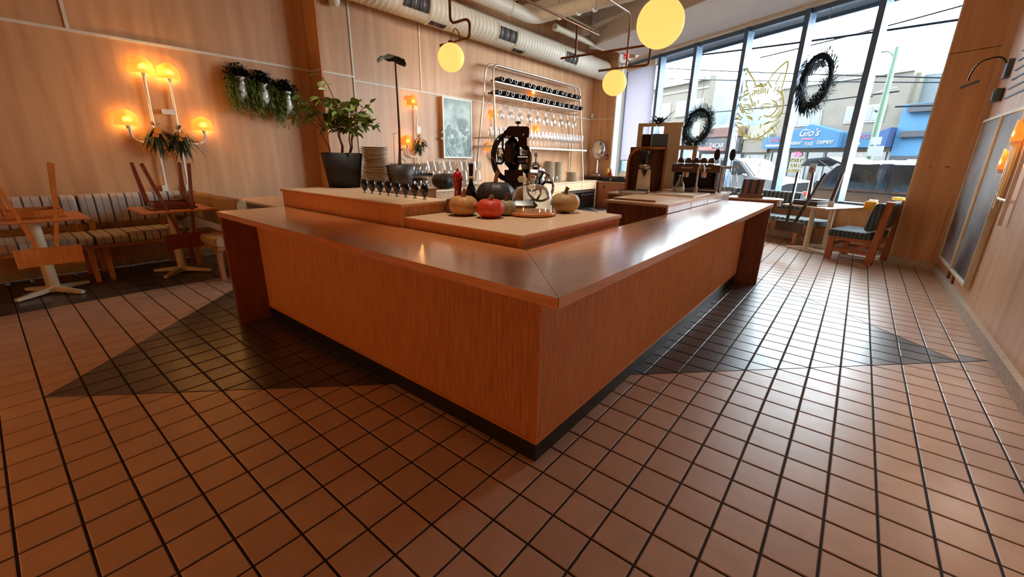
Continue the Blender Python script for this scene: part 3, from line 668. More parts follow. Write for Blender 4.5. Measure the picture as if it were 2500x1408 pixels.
swag(t3(X0+.35, 1.1, 9.4), 'dried citrus and fir swag on the lamp rod nearer the frame edge', seed=3, lean=.2)
swag(t3(X0+.35, 2.5, 9.2), 'dried citrus and fir swag on the lamp rod nearer the wall planters', seed=5, L=2.1)
swag(t3(X1+.35, 23.4, 9.6), 'small dried posy hanging on the amber lamp beside the framed print', seed=8, L=1.6)
swag(t3(X1+.35, 36.6, 8.6), 'small dried posy hanging behind the wine rack leg', seed=9, L=1.6)
B('socket_plate', 'white_metal', tag(thing('wall_socket', 'small white wall socket above the dried posy', 'socket', t3(-33.6, 23.7, 10.6)), None), *tb((-33.55, 23.5, 10.4), (-33.5, 24.0, 11.1)))

# ---------------------------------------------------------------- hanging porcelain planters
mat('moss_leaf', sl(138, 150, 72), sl(96, 122, 52), rough=0.6, scale=20); mat('dark_leaf', sl(30, 40, 26), sl(20, 28, 18), rough=0.5, scale=20); mat('grey_leaf', sl(70, 90, 78), sl(48, 66, 58), rough=.6)
def wall_planter(y, z, label, seed, rx=0.0):
    rnd = random.Random(seed); o = thing('wall_planter', label, 'planter', t3(-35.52, y, z), group='porcelain wall planters')
    M = Matrix.Rotation(math.radians(-4), 4, 'X') @ Matrix.Rotation(math.radians(8), 4, 'Y')
    pr = [(.02, -1.05), (.14, -1.03), (.2, -.85), (.24, -.68), (.4, -.5), (.46, -.25), (.42, .05), (.33, .35), (.29, .6), (.3, .85), (.34, .95), (.3, .97), (.24, .9)]
    MB().lathe([(r*T, h*T) for r, h in pr], 18, Vector((.55, 0, 0))*T, M).build('vase', 'porcelain', o)
    MB().cyl(Vector((.72, 0, -.95))*T, Vector((.95, 0, -.95))*T, .09*T, n=10).build('mount_hole', 'matte_black', o)
    mb = MB(); m2 = MB()
    for k in range(300):                       # dark crown
        a = rnd.uniform(0, 2*PI); r = rnd.uniform(0, 1.05); p = Vector((.45+.35*math.cos(a), r*math.sin(a), 1.05+rnd.uniform(-.5, .75)*(1-.5*r*abs(math.sin(a)))))*T
        mb.leaf(p, (rnd.uniform(-.2, .6), rnd.uniform(-1, 1), rnd.uniform(-.6, .8)), rnd.uniform(.25, .5)*T, .24*T, .4)
    for k in range(10):
        p = Vector((.4, rnd.uniform(-.8, .8), 1.3))*T; mb.tube([p, p+Vector((.05, rnd.uniform(-.1, .1), .5))*T], .012*T, n=4); mb.leaf(p+Vector((.05, 0, .5))*T, (0, rnd.uniform(-1, 1), .4), .25*T, .12*T)
    mb.build('dark_foliage', 'dark_leaf', o, kind='stuff')
    for k in range(44):                        # trailing mossy strands
        y_ = rnd.choice((-1, -1, 1))*rnd.uniform(.2, .95); x_ = rnd.uniform(.3, 1.0); z_ = .9; L_ = rnd.uniform(1.2, 2.9); pts = [Vector((x_, y_+.1*math.sin(q*2+k), z_-L_*q/6))*T for q in range(7)]
        m2.tube(pts, .012*T, n=4)
        for q in range(30):
            t_ = rnd.random(); p = Vector((x_, y_+.1*math.sin(t_*12+k), z_-L_*t_))*T
            m2.leaf(p, (rnd.uniform(-.3, .6), rnd.uniform(-1, 1), rnd.uniform(-.6, .3)), rnd.uniform(.2, .4)*T, .085*T, .4)
    m2.build('trailing_foliage', 'moss_leaf', o, kind='stuff'); return o
wall_planter(7.1, 12.85, 'white porcelain wall planter with trailing greenery nearest the candle lamps', 11)
wall_planter(8.75, 12.6, 'middle one of three white porcelain wall planters with trailing greenery', 12)
wall_planter(10.6, 12.2, 'white porcelain wall planter half hidden by its greenery nearest the wall corner', 13)

# ---------------------------------------------------------------- framed prints
mat('print_paper', sl(206, 224, 220), sl(150, 172, 172), rough=0.6, scale=3.2, detail=6, ramp=(.42, .6)); mat('print_dark', sl(150, 158, 166), sl(34, 34, 38), rough=0.3, scale=1.1, detail=9, ramp=(.36, .62)); mat('print_motif', sl(140, 160, 160), sl(168, 186, 182), rough=.6)
fp = thing('framed_print', 'pale botanical print in a thin white frame between lamp and wine rack', 'picture', t3(-33.6, 29.3, 7.9))
B('backing', 'bench_wood', fp, *tb((-33.55, 26.9, 7.85), (-33.15, 31.6, 14.45)))
B('paper', 'print_paper', fp, *tb((-33.15, 27.05, 8.0), (-33.12, 31.45, 14.3)))
for a, b in (((26.9, 7.85), (31.6, 8.02)), ((26.9, 14.28), (31.6, 14.45)), ((26.9, 8.02), (27.07, 14.28)), ((31.43, 8.02), (31.6, 14.28))): B('frame_strip', 'white_metal', fp, *tb((-33.15, *a), (-33.05, *b)))
rnd = random.Random(4); mb = MB()
for k in range(60):
    p = t3(-33.115, rnd.uniform(27.3, 31.2), rnd.uniform(8.1, 11.2)); a = rnd.uniform(0, PI*2); mb.leaf(p, (0, math.cos(a), math.sin(a)), rnd.uniform(.4, 1.0)*T, rnd.uniform(.2, .5)*T, 0, up=(1, 0, 0))
for k in range(14): a = PI/2+(k-7)*.09; mb.leaf(t3(-33.115, 30.0, 10.6), (0, math.cos(a), math.sin(a)), 1.9*T, .22*T, 0, up=(1, 0, 0))
mb.build('printed_plant', 'print_motif', fp, world=True)
dp = thing('framed_diptych', 'tall two panel dark abstract picture in pale frame on the near wall', 'picture', t3(11.1, 31.5, 1.4))
for y0, y1 in ((26.4, 31.55), (31.65, 36.8)):
    B('canvas', 'print_dark', dp, *tb((11.0, y0+.06, 1.5), (11.14, y1-.06, 10.95)))
    for a, b in (((y0, 1.4), (y1, 1.56)), ((y0, 10.9), (y1, 11.06)), ((y0, 1.56), (y0+.09, 10.9)), ((y1-.09, 1.56), (y1, 10.9))): B('frame_strip', 'powder_cream', dp, *tb((10.9, *a), (11.19, *b)))

# ---------------------------------------------------------------- plants on the raised shelf
mat('leaf_green', sl(126, 152, 62), sl(84, 116, 44), rough=0.42, scale=8); mat('leaf_olive', sl(150, 154, 80), sl(110, 120, 56), rough=0.45, scale=8)
mat('bark', sl(120, 84, 58), sl(88, 60, 42), rough=0.8); mat('soil', sl(60, 44, 32), sl(40, 30, 22), rough=0.95, scale=40, bump=.4)
mat('grey_pot', sl(72, 66, 62), sl(60, 55, 52), rough=0.5); mat('big_leaf', sl(46, 44, 24), sl(32, 34, 18), rough=0.45)
def pot(o, r1, r2, h, m):
    MB().lathe([(.02*T, 0), (r1*T, 0), (r2*T, h*T), ((r2-.07)*T, h*T), ((r2-.12)*T, (h-.2)*T), (.02*T, (h-.2)*T)], 28).build('pot', m, o)
    MB().lathe([(.01*T, (h-.1)*T), ((r2-.13)*T, (h-.16)*T), ((r2-.13)*T, (h-.25)*T)], 20).build('soil', 'soil', o)
pt = thing('potted_tree', 'bushy green plant in a large matte black tapered pot', 'plant', t3(-17.0, 4.9, 6.32))
pot(pt, .8, 1.06, 1.8, 'matte_black')
rnd = random.Random(21); stems = MB(); tips = []
for (bx, by, tx, ty, tz) in ((-.1, -.6, -.4, -1.0, 4.0), (.15, -.1, .2, -.2, 4.5), (.0, .05, -.3, .2, 4.2), (.2, .3, .4, .6, 4.0), (.1, .38, .3, 1.0, 4.1), (.0, .45, .1, 1.2, 3.9)):
    p0 = Vector((bx, by, 1.7)); p1 = Vector((tx, ty, tz)); pts = [p0.lerp(p1, k/6)+Vector((0, .08*math.sin(k*1.9), 0)) for k in range(7)]
    stems.tube([p*T for p in pts], .05*T, n=6, rs=[(.042-.003*k)*T for k in range(7)])
    for k in range(7):
        b0 = pts[3+k % 4]; d = Vector((rnd.uniform(-.8, .8), rnd.uniform(-1.2, 1.2), rnd.uniform(-.1, .8))); b1 = b0+d*rnd.uniform(.5, 1.1)
        stems.tube([b0*T, ((b0+b1)/2+Vector((0, 0, .1)))*T, b1*T], .02*T, n=5); tips += [(b0.lerp(b1, q), d) for q in (.4, .7, 1.0)]
stems.build('stems', 'bark', pt)
lm = [MB().leaf((0, 0, 0), (0, 1, 0), .54*T, .28*T, .25).mesh('leaf', m_) for m_ in ('leaf_green', 'leaf_olive')]
for k in range(285):
    p, d = rnd.choice(tips); q = p+Vector((rnd.uniform(-.12, .12), rnd.uniform(-.12, .12), rnd.uniform(-.1, .12)))
    o = bpy.data.objects.new('leaf', lm[0 if rnd.random() < .65 else 1]); COL.objects.link(o); o.parent = pt; o.location = q*T
    o.rotation_euler = (rnd.uniform(-.9, .9), rnd.uniform(-.9, .9), math.atan2(d.y, d.x)-PI/2+rnd.uniform(-1.2, 1.2)); s_ = rnd.uniform(.7, 1.15); o.scale = (s_, s_, s_)
lf = thing('tall_leaf_plant', 'tall single stemmed plant with one drooping leaf in a small grey pot', 'plant', t3(-15.35, 7.4, 6.32))
pot(lf, .58, .75, 1.2, 'grey_pot')
MB().tube([Vector(p)*T for p in ((0, .0, 1.1), (.02, .06, 2.0), (.0, .12, 3.2), (-.05, .16, 4.6), (0, .12, 6.7))], .05*T, n=7, rs=[v*T for v in (.1, .07, .06, .05, .045)]).build('stem', 'bark', lf)
MB().tube([Vector(p)*T for p in ((-.1, -.25, 1.1), (-.1, -.24, 2.0), (-.1, -.2, 2.75))], .012*T, n=5).build('cane', 'dry_twig', lf)
mb = MB(); vs = []
for i in range(9):
    u = -1+i/4
    for j in range(5):
        v = -1+j/2; w_ = (1-abs(u)**2.2)*.42+.06; vs.append(Vector((v*w_*1.25, .12+u*.9-.22, 6.75-.3*u*u*(1.2 if u < 0 else .8)-.18*abs(v)+.05*math.sin(i*2.3)))*T)
mb.add(vs, [(i*5+j, i*5+j+1, (i+1)*5+j+1, (i+1)*5+j) for i in range(8) for j in range(4)], True).build('leaf', 'big_leaf', lf)
MB().leaf(Vector((0, .13, 2.9))*T, (0, -1, .1), .55*T, .14*T, .35).build('leaf', 'big_leaf', lf)
MB().leaf(Vector((0, .1, 1.9))*T, (.1, .5, .7), .4*T, .2*T, .3).build('leaf', 'leaf_green', lf)
MB().leaf(Vector((0, .1, 1.6))*T, (.1, .6, -.4), .4*T, .12*T, .2).build('leaf', 'grey_leaf', lf)
# stack of plates
pmesh = MB().lathe([(.02*T, 0), (.42*T, 0), (.45*T, .015*T), (.74*T, .085*T), (.75*T, .1*T), (.72*T, .1*T), (.42*T, .04*T), (.02*T, .04*T)], 28).mesh('plate', 'stoneware')
def plates(base, n, step, rname, label, rs=1.0, rnd_=0.01, seed=0):
    rnd = random.Random(seed)
    for k in range(n):
        o = bpy.data.objects.new(rname, pmesh); COL.objects.link(o); o.location = Vector(base)+Vector((rnd.uniform(-rnd_, rnd_), rnd.uniform(-rnd_, rnd_), k*step*T)); o.scale = (rs, rs, step*10.2*T/T*0.95 if step*10 > 1 else 1)
        tag(o, label % (ORD[k] if k < len(ORD) else 'upper') if '%s' in label else label, 'plate', label.replace('%s ', '')[:46])
plates(t3(-16.1, 6.3, 6.32), 25, .085, 'plate', 'cream plate, %s from the bottom of the stack beside the black pot', 1.0, .006, 3)
# egg shaped black goblets in a row
mat('clear_foot', sl(230, 225, 215), sl(220, 214, 204), rough=.15)
g0 = None
for k in range(8):
    p = t3(-13.2+k*.622, 3.72, 6.32); lab = 'glossy black egg shaped goblet, %s in the row counted from the big pot' % ORD[k]
    if g0 is None:
        g0 = thing('goblet', lab, 'goblet', p, group='row of black goblets on the raised shelf')
        MB().lathe([(.02*T, .1*T), (.07*T, .1*T), (.13*T, .2*T), (.165*T, .36*T), (.155*T, .5*T), (.11*T, .6*T), (.02*T, .63*T)], 18).build('bowl', 'gloss_black', g0)
        MB().lathe([(.02*T, 0), (.08*T, 0), (.07*T, .03*T), (.05*T, .1*T)], 12).build('foot', 'clear_foot', g0)
    else: place(g0, p, 0, lab)

# ---------------------------------------------------------------- on the plinth
def ribbed(q, a, n, amp): f = 1+amp*(abs(math.cos(a*n/2))-.6); return (q.x*f, q.y*f, q.z)
def pumpkin(loc, rx, h, label, m, stem_m='dry_twig', ribs=10, amp=.08, name='pumpkin', tilt=0, stem=.22):
    o = thing(name, label, 'pumpkin', loc); pr = []
    for k in range(13):
        a = -PI/2+PI*k/12; r = math.cos(a)**.72*rx; z = h/2+math.sin(a)*h/2
        if k > 10: z -= (k-10)*.06*h
        pr.append((max(.01, r)*T, z*T))
    M = Matrix.Rotation(tilt, 4, 'X'); MB().lathe(pr, 40, M=M, squash=lambda q, a: ribbed(q, a, ribs, amp)).build('flesh', m, o)
    MB().tube([M @ Vector(p)*T for p in ((0, 0, h*.85), (.02, .02, h+stem*.5), (.07, .06, h+stem))], .07*T, n=7, rs=[v*T for v in (.11, .075, .09)]).build('stem', stem_m, o); return o
mat('pumpkin_tan', sl(206, 156, 92), sl(180, 128, 70), rough=.5, scale=12); mat('pumpkin_red', sl(214, 70, 40), sl(196, 52, 30), rough=.5, scale=30, bump=.1); mat('pumpkin_dark', sl(58, 50, 44), sl(40, 36, 32), rough=.5, scale=10, bump=.1); mat('pumpkin_sage', sl(168, 160, 122), sl(148, 142, 108), rough=.55); mat('pumpkin_olive', sl(196, 160, 100), sl(160, 128, 78), rough=.5)
mat('stem_tan', sl(170, 118, 78), sl(140, 92, 58), rough=.7)
pumpkin(t3(-6.72, 3.85, 5.85), .56, .78, 'tan pumpkin at the front of the plinth beside the red squash', 'pumpkin_tan', 'stem_tan')
pumpkin(t3(-5.55, 4.1, 5.85), .53, .72, 'small bright orange red squash at the front of the plinth', 'pumpkin_red', 'stem_tan', ribs=8, amp=.03, name='squash', stem=.08)
pumpkin(t3(-6.55, 5.55, 5.85), .8, 1.28, 'large dark green pumpkin standing before the meat slicer', 'pumpkin_dark', 'stem_tan', ribs=12, amp=.12, stem=.34)
pumpkin(t3(-5.55, 5.05, 5.85), .36, .62, 'pale sage pumpkin half hidden behind the red squash', 'pumpkin_sage', ribs=10, amp=.1)
pumpkin(t3(-4.4, 7.55, 5.85), .6, .84, 'tan pumpkin on the window side of the glass dome', 'pumpkin_olive', 'dry_twig', ribs=10, amp=.07, stem=.2)
pumpkin(t3(-31.0, 25.0, 4.57), 1.4, 1.75, 'wide dark pumpkin resting on the back bar behind the pepper mill', 'pumpkin_dark', 'stem_tan', ribs=12, amp=.1)
cl = thing('cake_dome', 'clear glass cake dome on a round wooden board', 'cake dome', t3(-4.95, 5.9, 5.85))
MB().lathe([(.02*T, .02*T), (.9*T, .02*T), (.98*T, .06*T), (.98*T, .14*T), (.9*T, .16*T), (.02*T, .16*T)], 36).build('board', 'edge_wood', cl)
MB().lathe([(.87*T, .16*T), (.87*T, .55*T), (.84*T, .72*T), (.74*T, .93*T), (.56*T, 1.1*T), (.3*T, 1.2*T), (.05*T, 1.23*T)], 40).build('dome', 'dome_glass', cl)
MB().lathe([(.02*T, 1.22*T), (.08*T, 1.24*T), (.06*T, 1.3*T), (.15*T, 1.38*T), (.16*T, 1.47*T), (.1*T, 1.55*T), (.01*T, 1.57*T)], 18).build('knob', 'chrome', cl)
mat('mill_red', sl(176, 24, 28), sl(150, 16, 22), rough=.18, coat=.5)
ml = thing('pepper_mill', 'tall glossy red pepper mill beside the black bottle', 'pepper mill', t3(-8.15, 4.95, 5.85))
MB().lathe([(r*T, z*T) for r, z in ((.02, 0), (.23, 0), (.23, .2), (.2, .35), (.14, .75), (.17, 1.0), (.19, 1.12), (.19, 1.16))], 22).build('body', 'mill_red', ml)
MB().lathe([(r*T, z*T) for r, z in ((.18, 1.17), (.215, 1.22), (.215, 1.42), (.15, 1.55), (.06, 1.6), (.02, 1.61))], 22).build('cap', 'mill_red', ml)
MB().ball((0, 0, 1.66*T), .06*T, n=10, m=6).build('finial', 'brass_brown', ml)
wb_ = thing('wine_bottle', 'upright black glass bottle between red mill and dark pumpkin', 'bottle', t3(-7.75, 5.35, 5.85))
MB().lathe([(r*T, z*T) for r, z in ((.02, 0), (.24, 0), (.25, .06), (.25, .72), (.2, .9), (.1, 1.1), (.085, 1.25), (.085, 1.82))], 20).build('glass', 'gloss_black', wb_)
MB().lathe([(r*T, z*T) for r, z in ((.09, 1.5), (.092, 1.84), (.1, 1.84), (.1, 1.92), (.02, 1.93))], 16).build('capsule', 'matte_black', wb_)
MB().lathe([(r*T, z*T) for r, z in ((.095, 1.3), (.097, 1.3), (.097, 1.4), (.09, 1.4))], 16).build('neck_label', 'powder_cream', wb_)
cb = thing('wooden_crate', 'dark walnut box behind the tan pumpkin', 'box', t3(-7.35, 4.35, 5.85), rz=.45)
for a, b in (((-.5, -.35, 0), (.5, -.28, .55)), ((-.5, .28, 0), (.5, .35, .55)), ((-.5, -.28, 0), (-.43, .28, .55)), ((.43, -.28, 0), (.5, .28, .55)), ((-.43, -.28, 0), (.43, .28, .06))):
    MB().box(Vector(a)*T, Vector(b)*T).build('board', 'walnut', cb)

# flywheel meat slicer on its own floor pedestal
sl_ = thing('meat_slicer', 'tall black antique flywheel meat slicer with chrome blade and badge', 'meat slicer', t3(-7.45, 7.95, 0), rz=math.radians(38))
HB = 5.9
def u3(x, y, z): return Vector((x, y, z+HB))*T
MB().lathe([(.85*T, 0), (.8*T, .3*T), (.4*T, .8*T), (.34*T, 4.6*T), (.6*T, HB*T-.2*T)], 8, smooth=False).build('pedestal', 'gloss_black', sl_)
MB().box(u3(-.7, -.55, -.2), u3(1.1, .55, .25), .04).build('base', 'gloss_black', sl_)
MB().taper(u3(-.02, 0, .2), u3(-.06, 0, 1.6), .86*T, .7*T, .84*T, .6*T, up=(0, 1, 0)).build('lower_column', 'gloss_black', sl_)
MB().box(u3(-.48, -.3, 1.55), u3(.2, .3, 3.05), .06).build('upper_column', 'gloss_black', sl_)
MB().prism([(-.55*T, 0), (.6*T, 0), (.6*T, .4*T), (.5*T, .46*T), (-.3*T, .46*T), (-.55*T, .2*T)], -.32*T, .32*T, Matrix.Translation(u3(0, 0, 3.0)) @ Matrix.Rotation(PI/2, 4, 'X')).build('head', 'gloss_black', sl_)
MB().cyl(u3(.1, -.1, 3.4), u3(.1, -.1, 3.6), .04*T, n=10).build('lock_stem', 'chrome', sl_)
MB().lathe([(.03*T, 0), (.13*T, .04*T), (.13*T, .1*T), (.03*T, .13*T)], 12, u3(.1, -.1, 3.56)).build('lock_knob', 'gloss_black', sl_)
for x in (-.38, -.25): MB().ball(u3(x, -.34, 3.02), .05*T, n=10, m=6).build('bolt', 'chrome', sl_)
MB().ball(u3(.34, -.34, 3.12), .06*T, n=10, m=6).build('pivot', 'chrome', sl_)
MB().prism([(.1*T, 0), (.5*T, .1*T), (.52*T, -.35*T), (.35*T, -.5*T), (.15*T, -.35*T)], -.2*T, .2*T, Matrix.Translation(u3(0, 0, 3.0)) @ Matrix.Rotation(PI/2, 4, 'X')).build('sharpener', 'gloss_black', sl_)
def wheel(c, R, name, spokes, tilt, rim, rm='gloss_black'):
    Rm = Matrix.Rotation(tilt, 3, 'Z'); c = u3(*c); e = lambda a, r=1.0: c+Rm @ Vector((math.cos(a)*R*r*T, 0, math.sin(a)*R*r*T))
    w = MB().tube([e(2*PI*k/40) for k in range(40)], rim*T, n=8, closed=True).build(name, rm, sl_)
    for k in range(spokes):
        a = 2*PI*k/spokes+.3; MB().tube([c, e(a+.35, .5), e(a)], .06*T, n=6, rs=[.09*T, .05*T, .07*T]).build('spoke', 'gloss_black', w)
    ax = Rm @ Vector((0, .14*T, 0)); MB().cyl(c-ax, c+ax, .17*T, n=16).build('hub', 'gloss_black', w); return w
wheel((-.42, .25, 2.15), .95, 'flywheel', 4, math.radians(55), .13)
wheel((1.2, .35, .85), .68, 'hand_wheel', 6, math.radians(-28), .06, 'chrome')
Mb = Matrix.Rotation(math.radians(-66), 4, 'Z') @ Matrix.Rotation(PI/2, 4, 'X')
MB().lathe([(.02*T, -.03*T), (.55*T, -.03*T), (.62*T, 0), (.55*T, .03*T), (.02*T, .03*T)], 36, u3(.5, -.1, 2.05), Mb).build('blade', 'steel', sl_)
MB().lathe([(.02*T, .1*T), (.17*T, .08*T), (.21*T, .02*T), (.2*T, -.02*T)], 22, u3(.5, -.1, 2.05), Mb).build('blade_boss', 'chrome', sl_)
MB().cyl(u3(.12, -.1, 2.05), u3(.5, -.1, 2.05), .2*T, n=14).build('blade_arbor', 'gloss_black', sl_)
MB().cyl(u3(.28, -.36, 1.2), u3(.28, -.4, 1.2), .15*T, n=18).build('maker_badge', 'powder_cream', sl_)
MB().box(u3(.5, -.3, 1.2), u3(1.15, .45, 1.62), .02).build('carriage', 'steel', sl_)
MB().box(u3(.72, -.05, 1.62), u3(1.2, .3, 1.95), .05).build('meat_clamp', 'chrome', sl_)
MB().cyl(u3(.95, .1, 1.95), u3(.95, .1, 2.2), .04*T, n=8).build('clamp_rod', 'chrome', sl_)
MB().ball(u3(.95, .1, 2.28), .1*T, n=10, m=7).build('clamp_knob', 'chrome', sl_)

# ---------------------------------------------------------------- wine rack on the back bar
rk = thing('wine_rack', 'tall arched tubular metal rack for bottles and stemware on the back bar', 'rack', t3(-31.6, 43.5, 4.57))
def hoop(xt, xb, y0t, y1t, y0b, y1b, zt, zb, r):
    def L(y_t, y_b, z): f = (z-zb)/(zt-zb); return t3(xb+(xt-xb)*f, y_b+(y_t-y_b)*f, z)
    pts = [L(y0t, y0b, zb), L(y0t, y0b, (zt+zb)/2), L(y0t, y0b, zt-1.1)]+arc(L(y0t, y0b, zt-.9), t3(xt, y0t+1.0, zt), t3(xt, y0t, zt), 6)+[t3(xt, (y0t+y1t)/2, zt)]+arc(t3(xt, y1t-1.2, zt), L(y1t, y1b, zt-1.0), t3(xt, y1t, zt), 6)+[L(y1t, y1b, (zt+zb)/2), L(y1t, y1b, zb)]
    return MB().tube(pts, r*T, n=8)
hoop(-31.1, -30.2, 33.2, 53.3, 33.0, 54.6, 18.45, 4.57, .13).build('front_hoop', 'rack_tube', rk, world=True)
hoop(-32.5, -33.35, 33.6, 54.5, 32.4, 55.6, 18.75, 4.57, .12).build('rear_hoop', 'rack_tube', rk, world=True)
for z in (16.68, 15.18): B('bottle_shelf', 'rack_tube', rk, *tb((-33.1, 33.4, z-.12), (-30.9, 53.9, z)))
B('glass_shelf', 'white_metal', rk, *tb((-33.4, 32.4, 9.2), (-30.4, 55.6, 9.42)))
for z in (9.3, 10.3): MB().tube([t3(-33.5, 32.5, z), t3(-30.3, 32.9, z)], .1*T, n=6).build('guard_rail', 'rack_tube', rk, world=True)
for k in range(20): MB().tube([t3(-32.8, 33.9+k*1.0, 14.5), t3(-30.9, 33.9+k*1.0, 14.5), t3(-30.75, 33.9+k*1.0, 14.62)], .035*T, n=5).build('hanging_rail', 'rack_tube', rk, world=True)
for y in (34, 40.5, 47, 53.4): MB().tube([t3(-31.9, y, 14.5), t3(-31.9, y, 15.1)], .05*T, n=5).build('rail_hanger', 'rack_tube', rk, world=True)
b0 = None; Mx = Matrix.Rotation(-PI/2, 4, 'Y')      # local z -> -x
for row, (n, y0, y1, z) in enumerate(((15, 34.5, 52.9, 17.0), (16, 33.9, 53.6, 15.5))):
    for k in range(n):
        y = y0+(y1-y0)*k/(n-1); zz = z; lab = 'dark wine bottle lying in the %s row of the rack, %s from the plant side' % (('upper', 'lower')[row], ORD[k])
        M = Matrix.Translation(t3(-30.55+.12*math.sin(k*2.1), y, zz)) @ Mx
        if b0 is None:
            b0 = thing('wine_bottle', lab, 'bottle', M=M, group='wine bottles lying in the metal rack')
            MB().lathe([(r*T, h*T) for r, h in ((.2, .05), (.27, 0), (.285, .06), (.285, 1.1), (.24, 1.3), (.11, 1.5), (.1, 1.95), (.02, 1.96))], 16).build('glass', 'gloss_black', b0)
            MB().lathe([(r*T, h*T) for r, h in ((.2, .045), (.2, -.012), (.265, -.012), (.28, .04))], 18).build('base_rim', 'steel', b0)
        else: place(b0, (0, 0, 0), M=M, label=lab)
h0 = None
for k in range(20):
    y = 34.4+k*.985; lab = 'stemmed wine glass hanging upside down under the rack, %s from the plant side' % ORD[k]; p = t3(-31.0-.5*(k % 2), y, 12.55)
    if h0 is None:
        h0 = thing('wine_glass', lab, 'glass', p, group='wine glasses hanging upside down in the rack')
        MB().lathe([(r*T, h*T) for r, h in ((.25, 0), (.3, .25), (.34, .55), (.3, .8), (.12, 1.0), (.04, 1.08))], 14).build('bowl', 'clear_glass', h0)
        MB().lathe([(r*T, h*T) for r, h in ((.04, 1.08), (.03, 1.5), (.05, 1.9), (.3, 1.97), (.3, 2.0), (.02, 2.01))], 12).build('stem_and_foot', 'clear_glass', h0)
    else: place(h0, p, 0, lab)
s0 = None; rnd = random.Random(5)
for row, x in enumerate((-30.85, -31.9)):
    for k in range(24):
        y = 33.3+k*.92; p = t3(x, y+row*.3, 9.42); lab = 'stemmed glass standing in the %s row of the rack shelf, %s from the plant side' % (('front', 'rear')[row], ORD[k])
        if s0 is None:
            s0 = thing('stemmed_glass', lab, 'glass', p, group='stemmed glasses standing on the rack shelf')
            MB().lathe([(r*T, h*T) for r, h in ((.02, 0), (.28, .01), (.28, .03), (.05, .07), (.03, .5), (.04, .95))], 12).build('stem_and_foot', 'clear_glass', s0)
            MB().lathe([(r*T, h*T) for r, h in ((.04, .95), (.2, 1.1), (.27, 1.4), (.25, 1.8), (.2, 2.15))], 14).build('bowl', 'clear_glass', s0)
        else: place(s0, p, 0, lab)

# ---------------------------------------------------------------- things along the back bar
for (y, n, lab) in ((46.6, 26, 'pale plate, %s from the bottom of the tall stack nearer the slicer'), (48.9, 25, 'pale plate, %s from the bottom of the tall stack nearer the mirror')):
    plates(t3(-31.6, y, 4.57), n, .118, 'plate', lab, 1.25, .004, int(y))
plates(t3(-31.0, 52.4, 4.57), 9, .16, 'shallow_bowl', 'cream shallow bowl, %s from the bottom of the short stack by the rack leg', 1.55, .01, 8)
def tray_of_tumblers(x, y, z, label, n1, n2, par=None):
    o = thing('glass_tray', 'black tray %s' % label, 'tray', t3(x, y, z)); B('tray', 'matte_black', o, *tb((x-1.3, y-2.1, z), (x+1.3, y+2.1, z+.12)), bev=.01)
    for s_ in (-2.1, 2.0): B('rim', 'matte_black', o, *tb((x-1.3, y+s_, z+.12), (x+1.3, y+s_+.1, z+.3)))
    return o
tray_of_tumblers(-31.3, 20.4, 4.57, 'lying on the back bar under a second tray of tumblers', 2, 4)
tum = None
def tumblers(x, y, z, label):
    global tum
    for i in range(2):
        for k in range(5):
            p = t3(x-.5+i*1.0, y-1.6+k*.8, z); lab = label % (ORD[k], ('front', 'rear')[1-i])
            if tum is None:
                tum = MB().lathe([(r*T, h*T) for r, h in ((.02, .03), (.27, .03), (.27, .0), (.3, .0), (.36, 1.15), (.34, 1.15), (.27, .1))], 14).mesh('tumbler', 'clear_glass')
            o = bpy.data.objects.new('tumbler', tum); COL.objects.link(o); o.location = p; tag(o, lab, 'glass', 'tumblers on the two black trays')
tumblers(-31.3, 20.4, 4.7, 'clear tumbler on the lower tray, %s in the %s row')
t2_ = tray_of_tumblers(-31.3, 20.4, 6.0, 'resting on the tumblers of the lower tray', 2, 4)
tumblers(-31.3, 20.4, 6.13, 'clear tumbler on the upper tray, %s in the %s row')
ca0 = None
for k in range(7):
    p = t3(-32.7-.3*(k % 2), 24.6+k*1.2+(.4 if k > 3 else 0), 4.57); lab = 'tall clear water carafe on the back bar, %s from the tumbler trays' % ORD[k]
    if ca0 is None:
        ca0 = thing('carafe', lab, 'carafe', p, group='clear water carafes on the back bar')
        MB().lathe([(r*T, h*T) for r, h in ((.02, .05), (.42, .04), (.5, .3), (.46, .9), (.36, 1.6), (.34, 2.1), (.5, 2.75), (.54, 2.9))], 16).build('glass', 'clear_glass', ca0)
        MB().lathe([(r*T, h*T) for r, h in ((.02, .0), (.4, .0), (.43, .05), (.02, .06))], 16).build('base', 'clear_glass', ca0)
    else: place(ca0, p, 0, lab)
cd_ = thing('cutlery_caddy', 'black caddy of forks on the back bar beside the white cloth', 'caddy', t3(-31.0, 42.6, 4.57))
for a, b in (((-31.5, 42.0, 4.57), (-30.5, 42.1, 6.3)), ((-31.5, 43.2, 4.57), (-30.5, 43.3, 6.3)), ((-31.5, 42.1, 4.57), (-31.4, 43.2, 6.3)), ((-30.6, 42.1, 4.57), (-30.5, 43.2, 6.3)), ((-31.4, 42.1, 4.57), (-30.6, 43.2, 4.7))): B('side', 'matte_black', cd_, *tb(a, b))
for k in range(4): MB().taper(t3(-31.2+.2*k, 42.4+.15*k, 4.8), t3(-31.25+.2*k, 42.35+.2*k, 6.9), .05*T, .03*T, .14*T, .03*T).build('fork', 'steel', cd_, world=True)
mat('linen', sl(232, 226, 220), sl(214, 208, 202), rough=.9, scale=14, bump=.3)
tw = thing('folded_cloth', 'crumpled white cloth heaped beside the cutlery caddy', 'cloth', t3(-31.6, 44.6, 4.57)); rnd = random.Random(9)
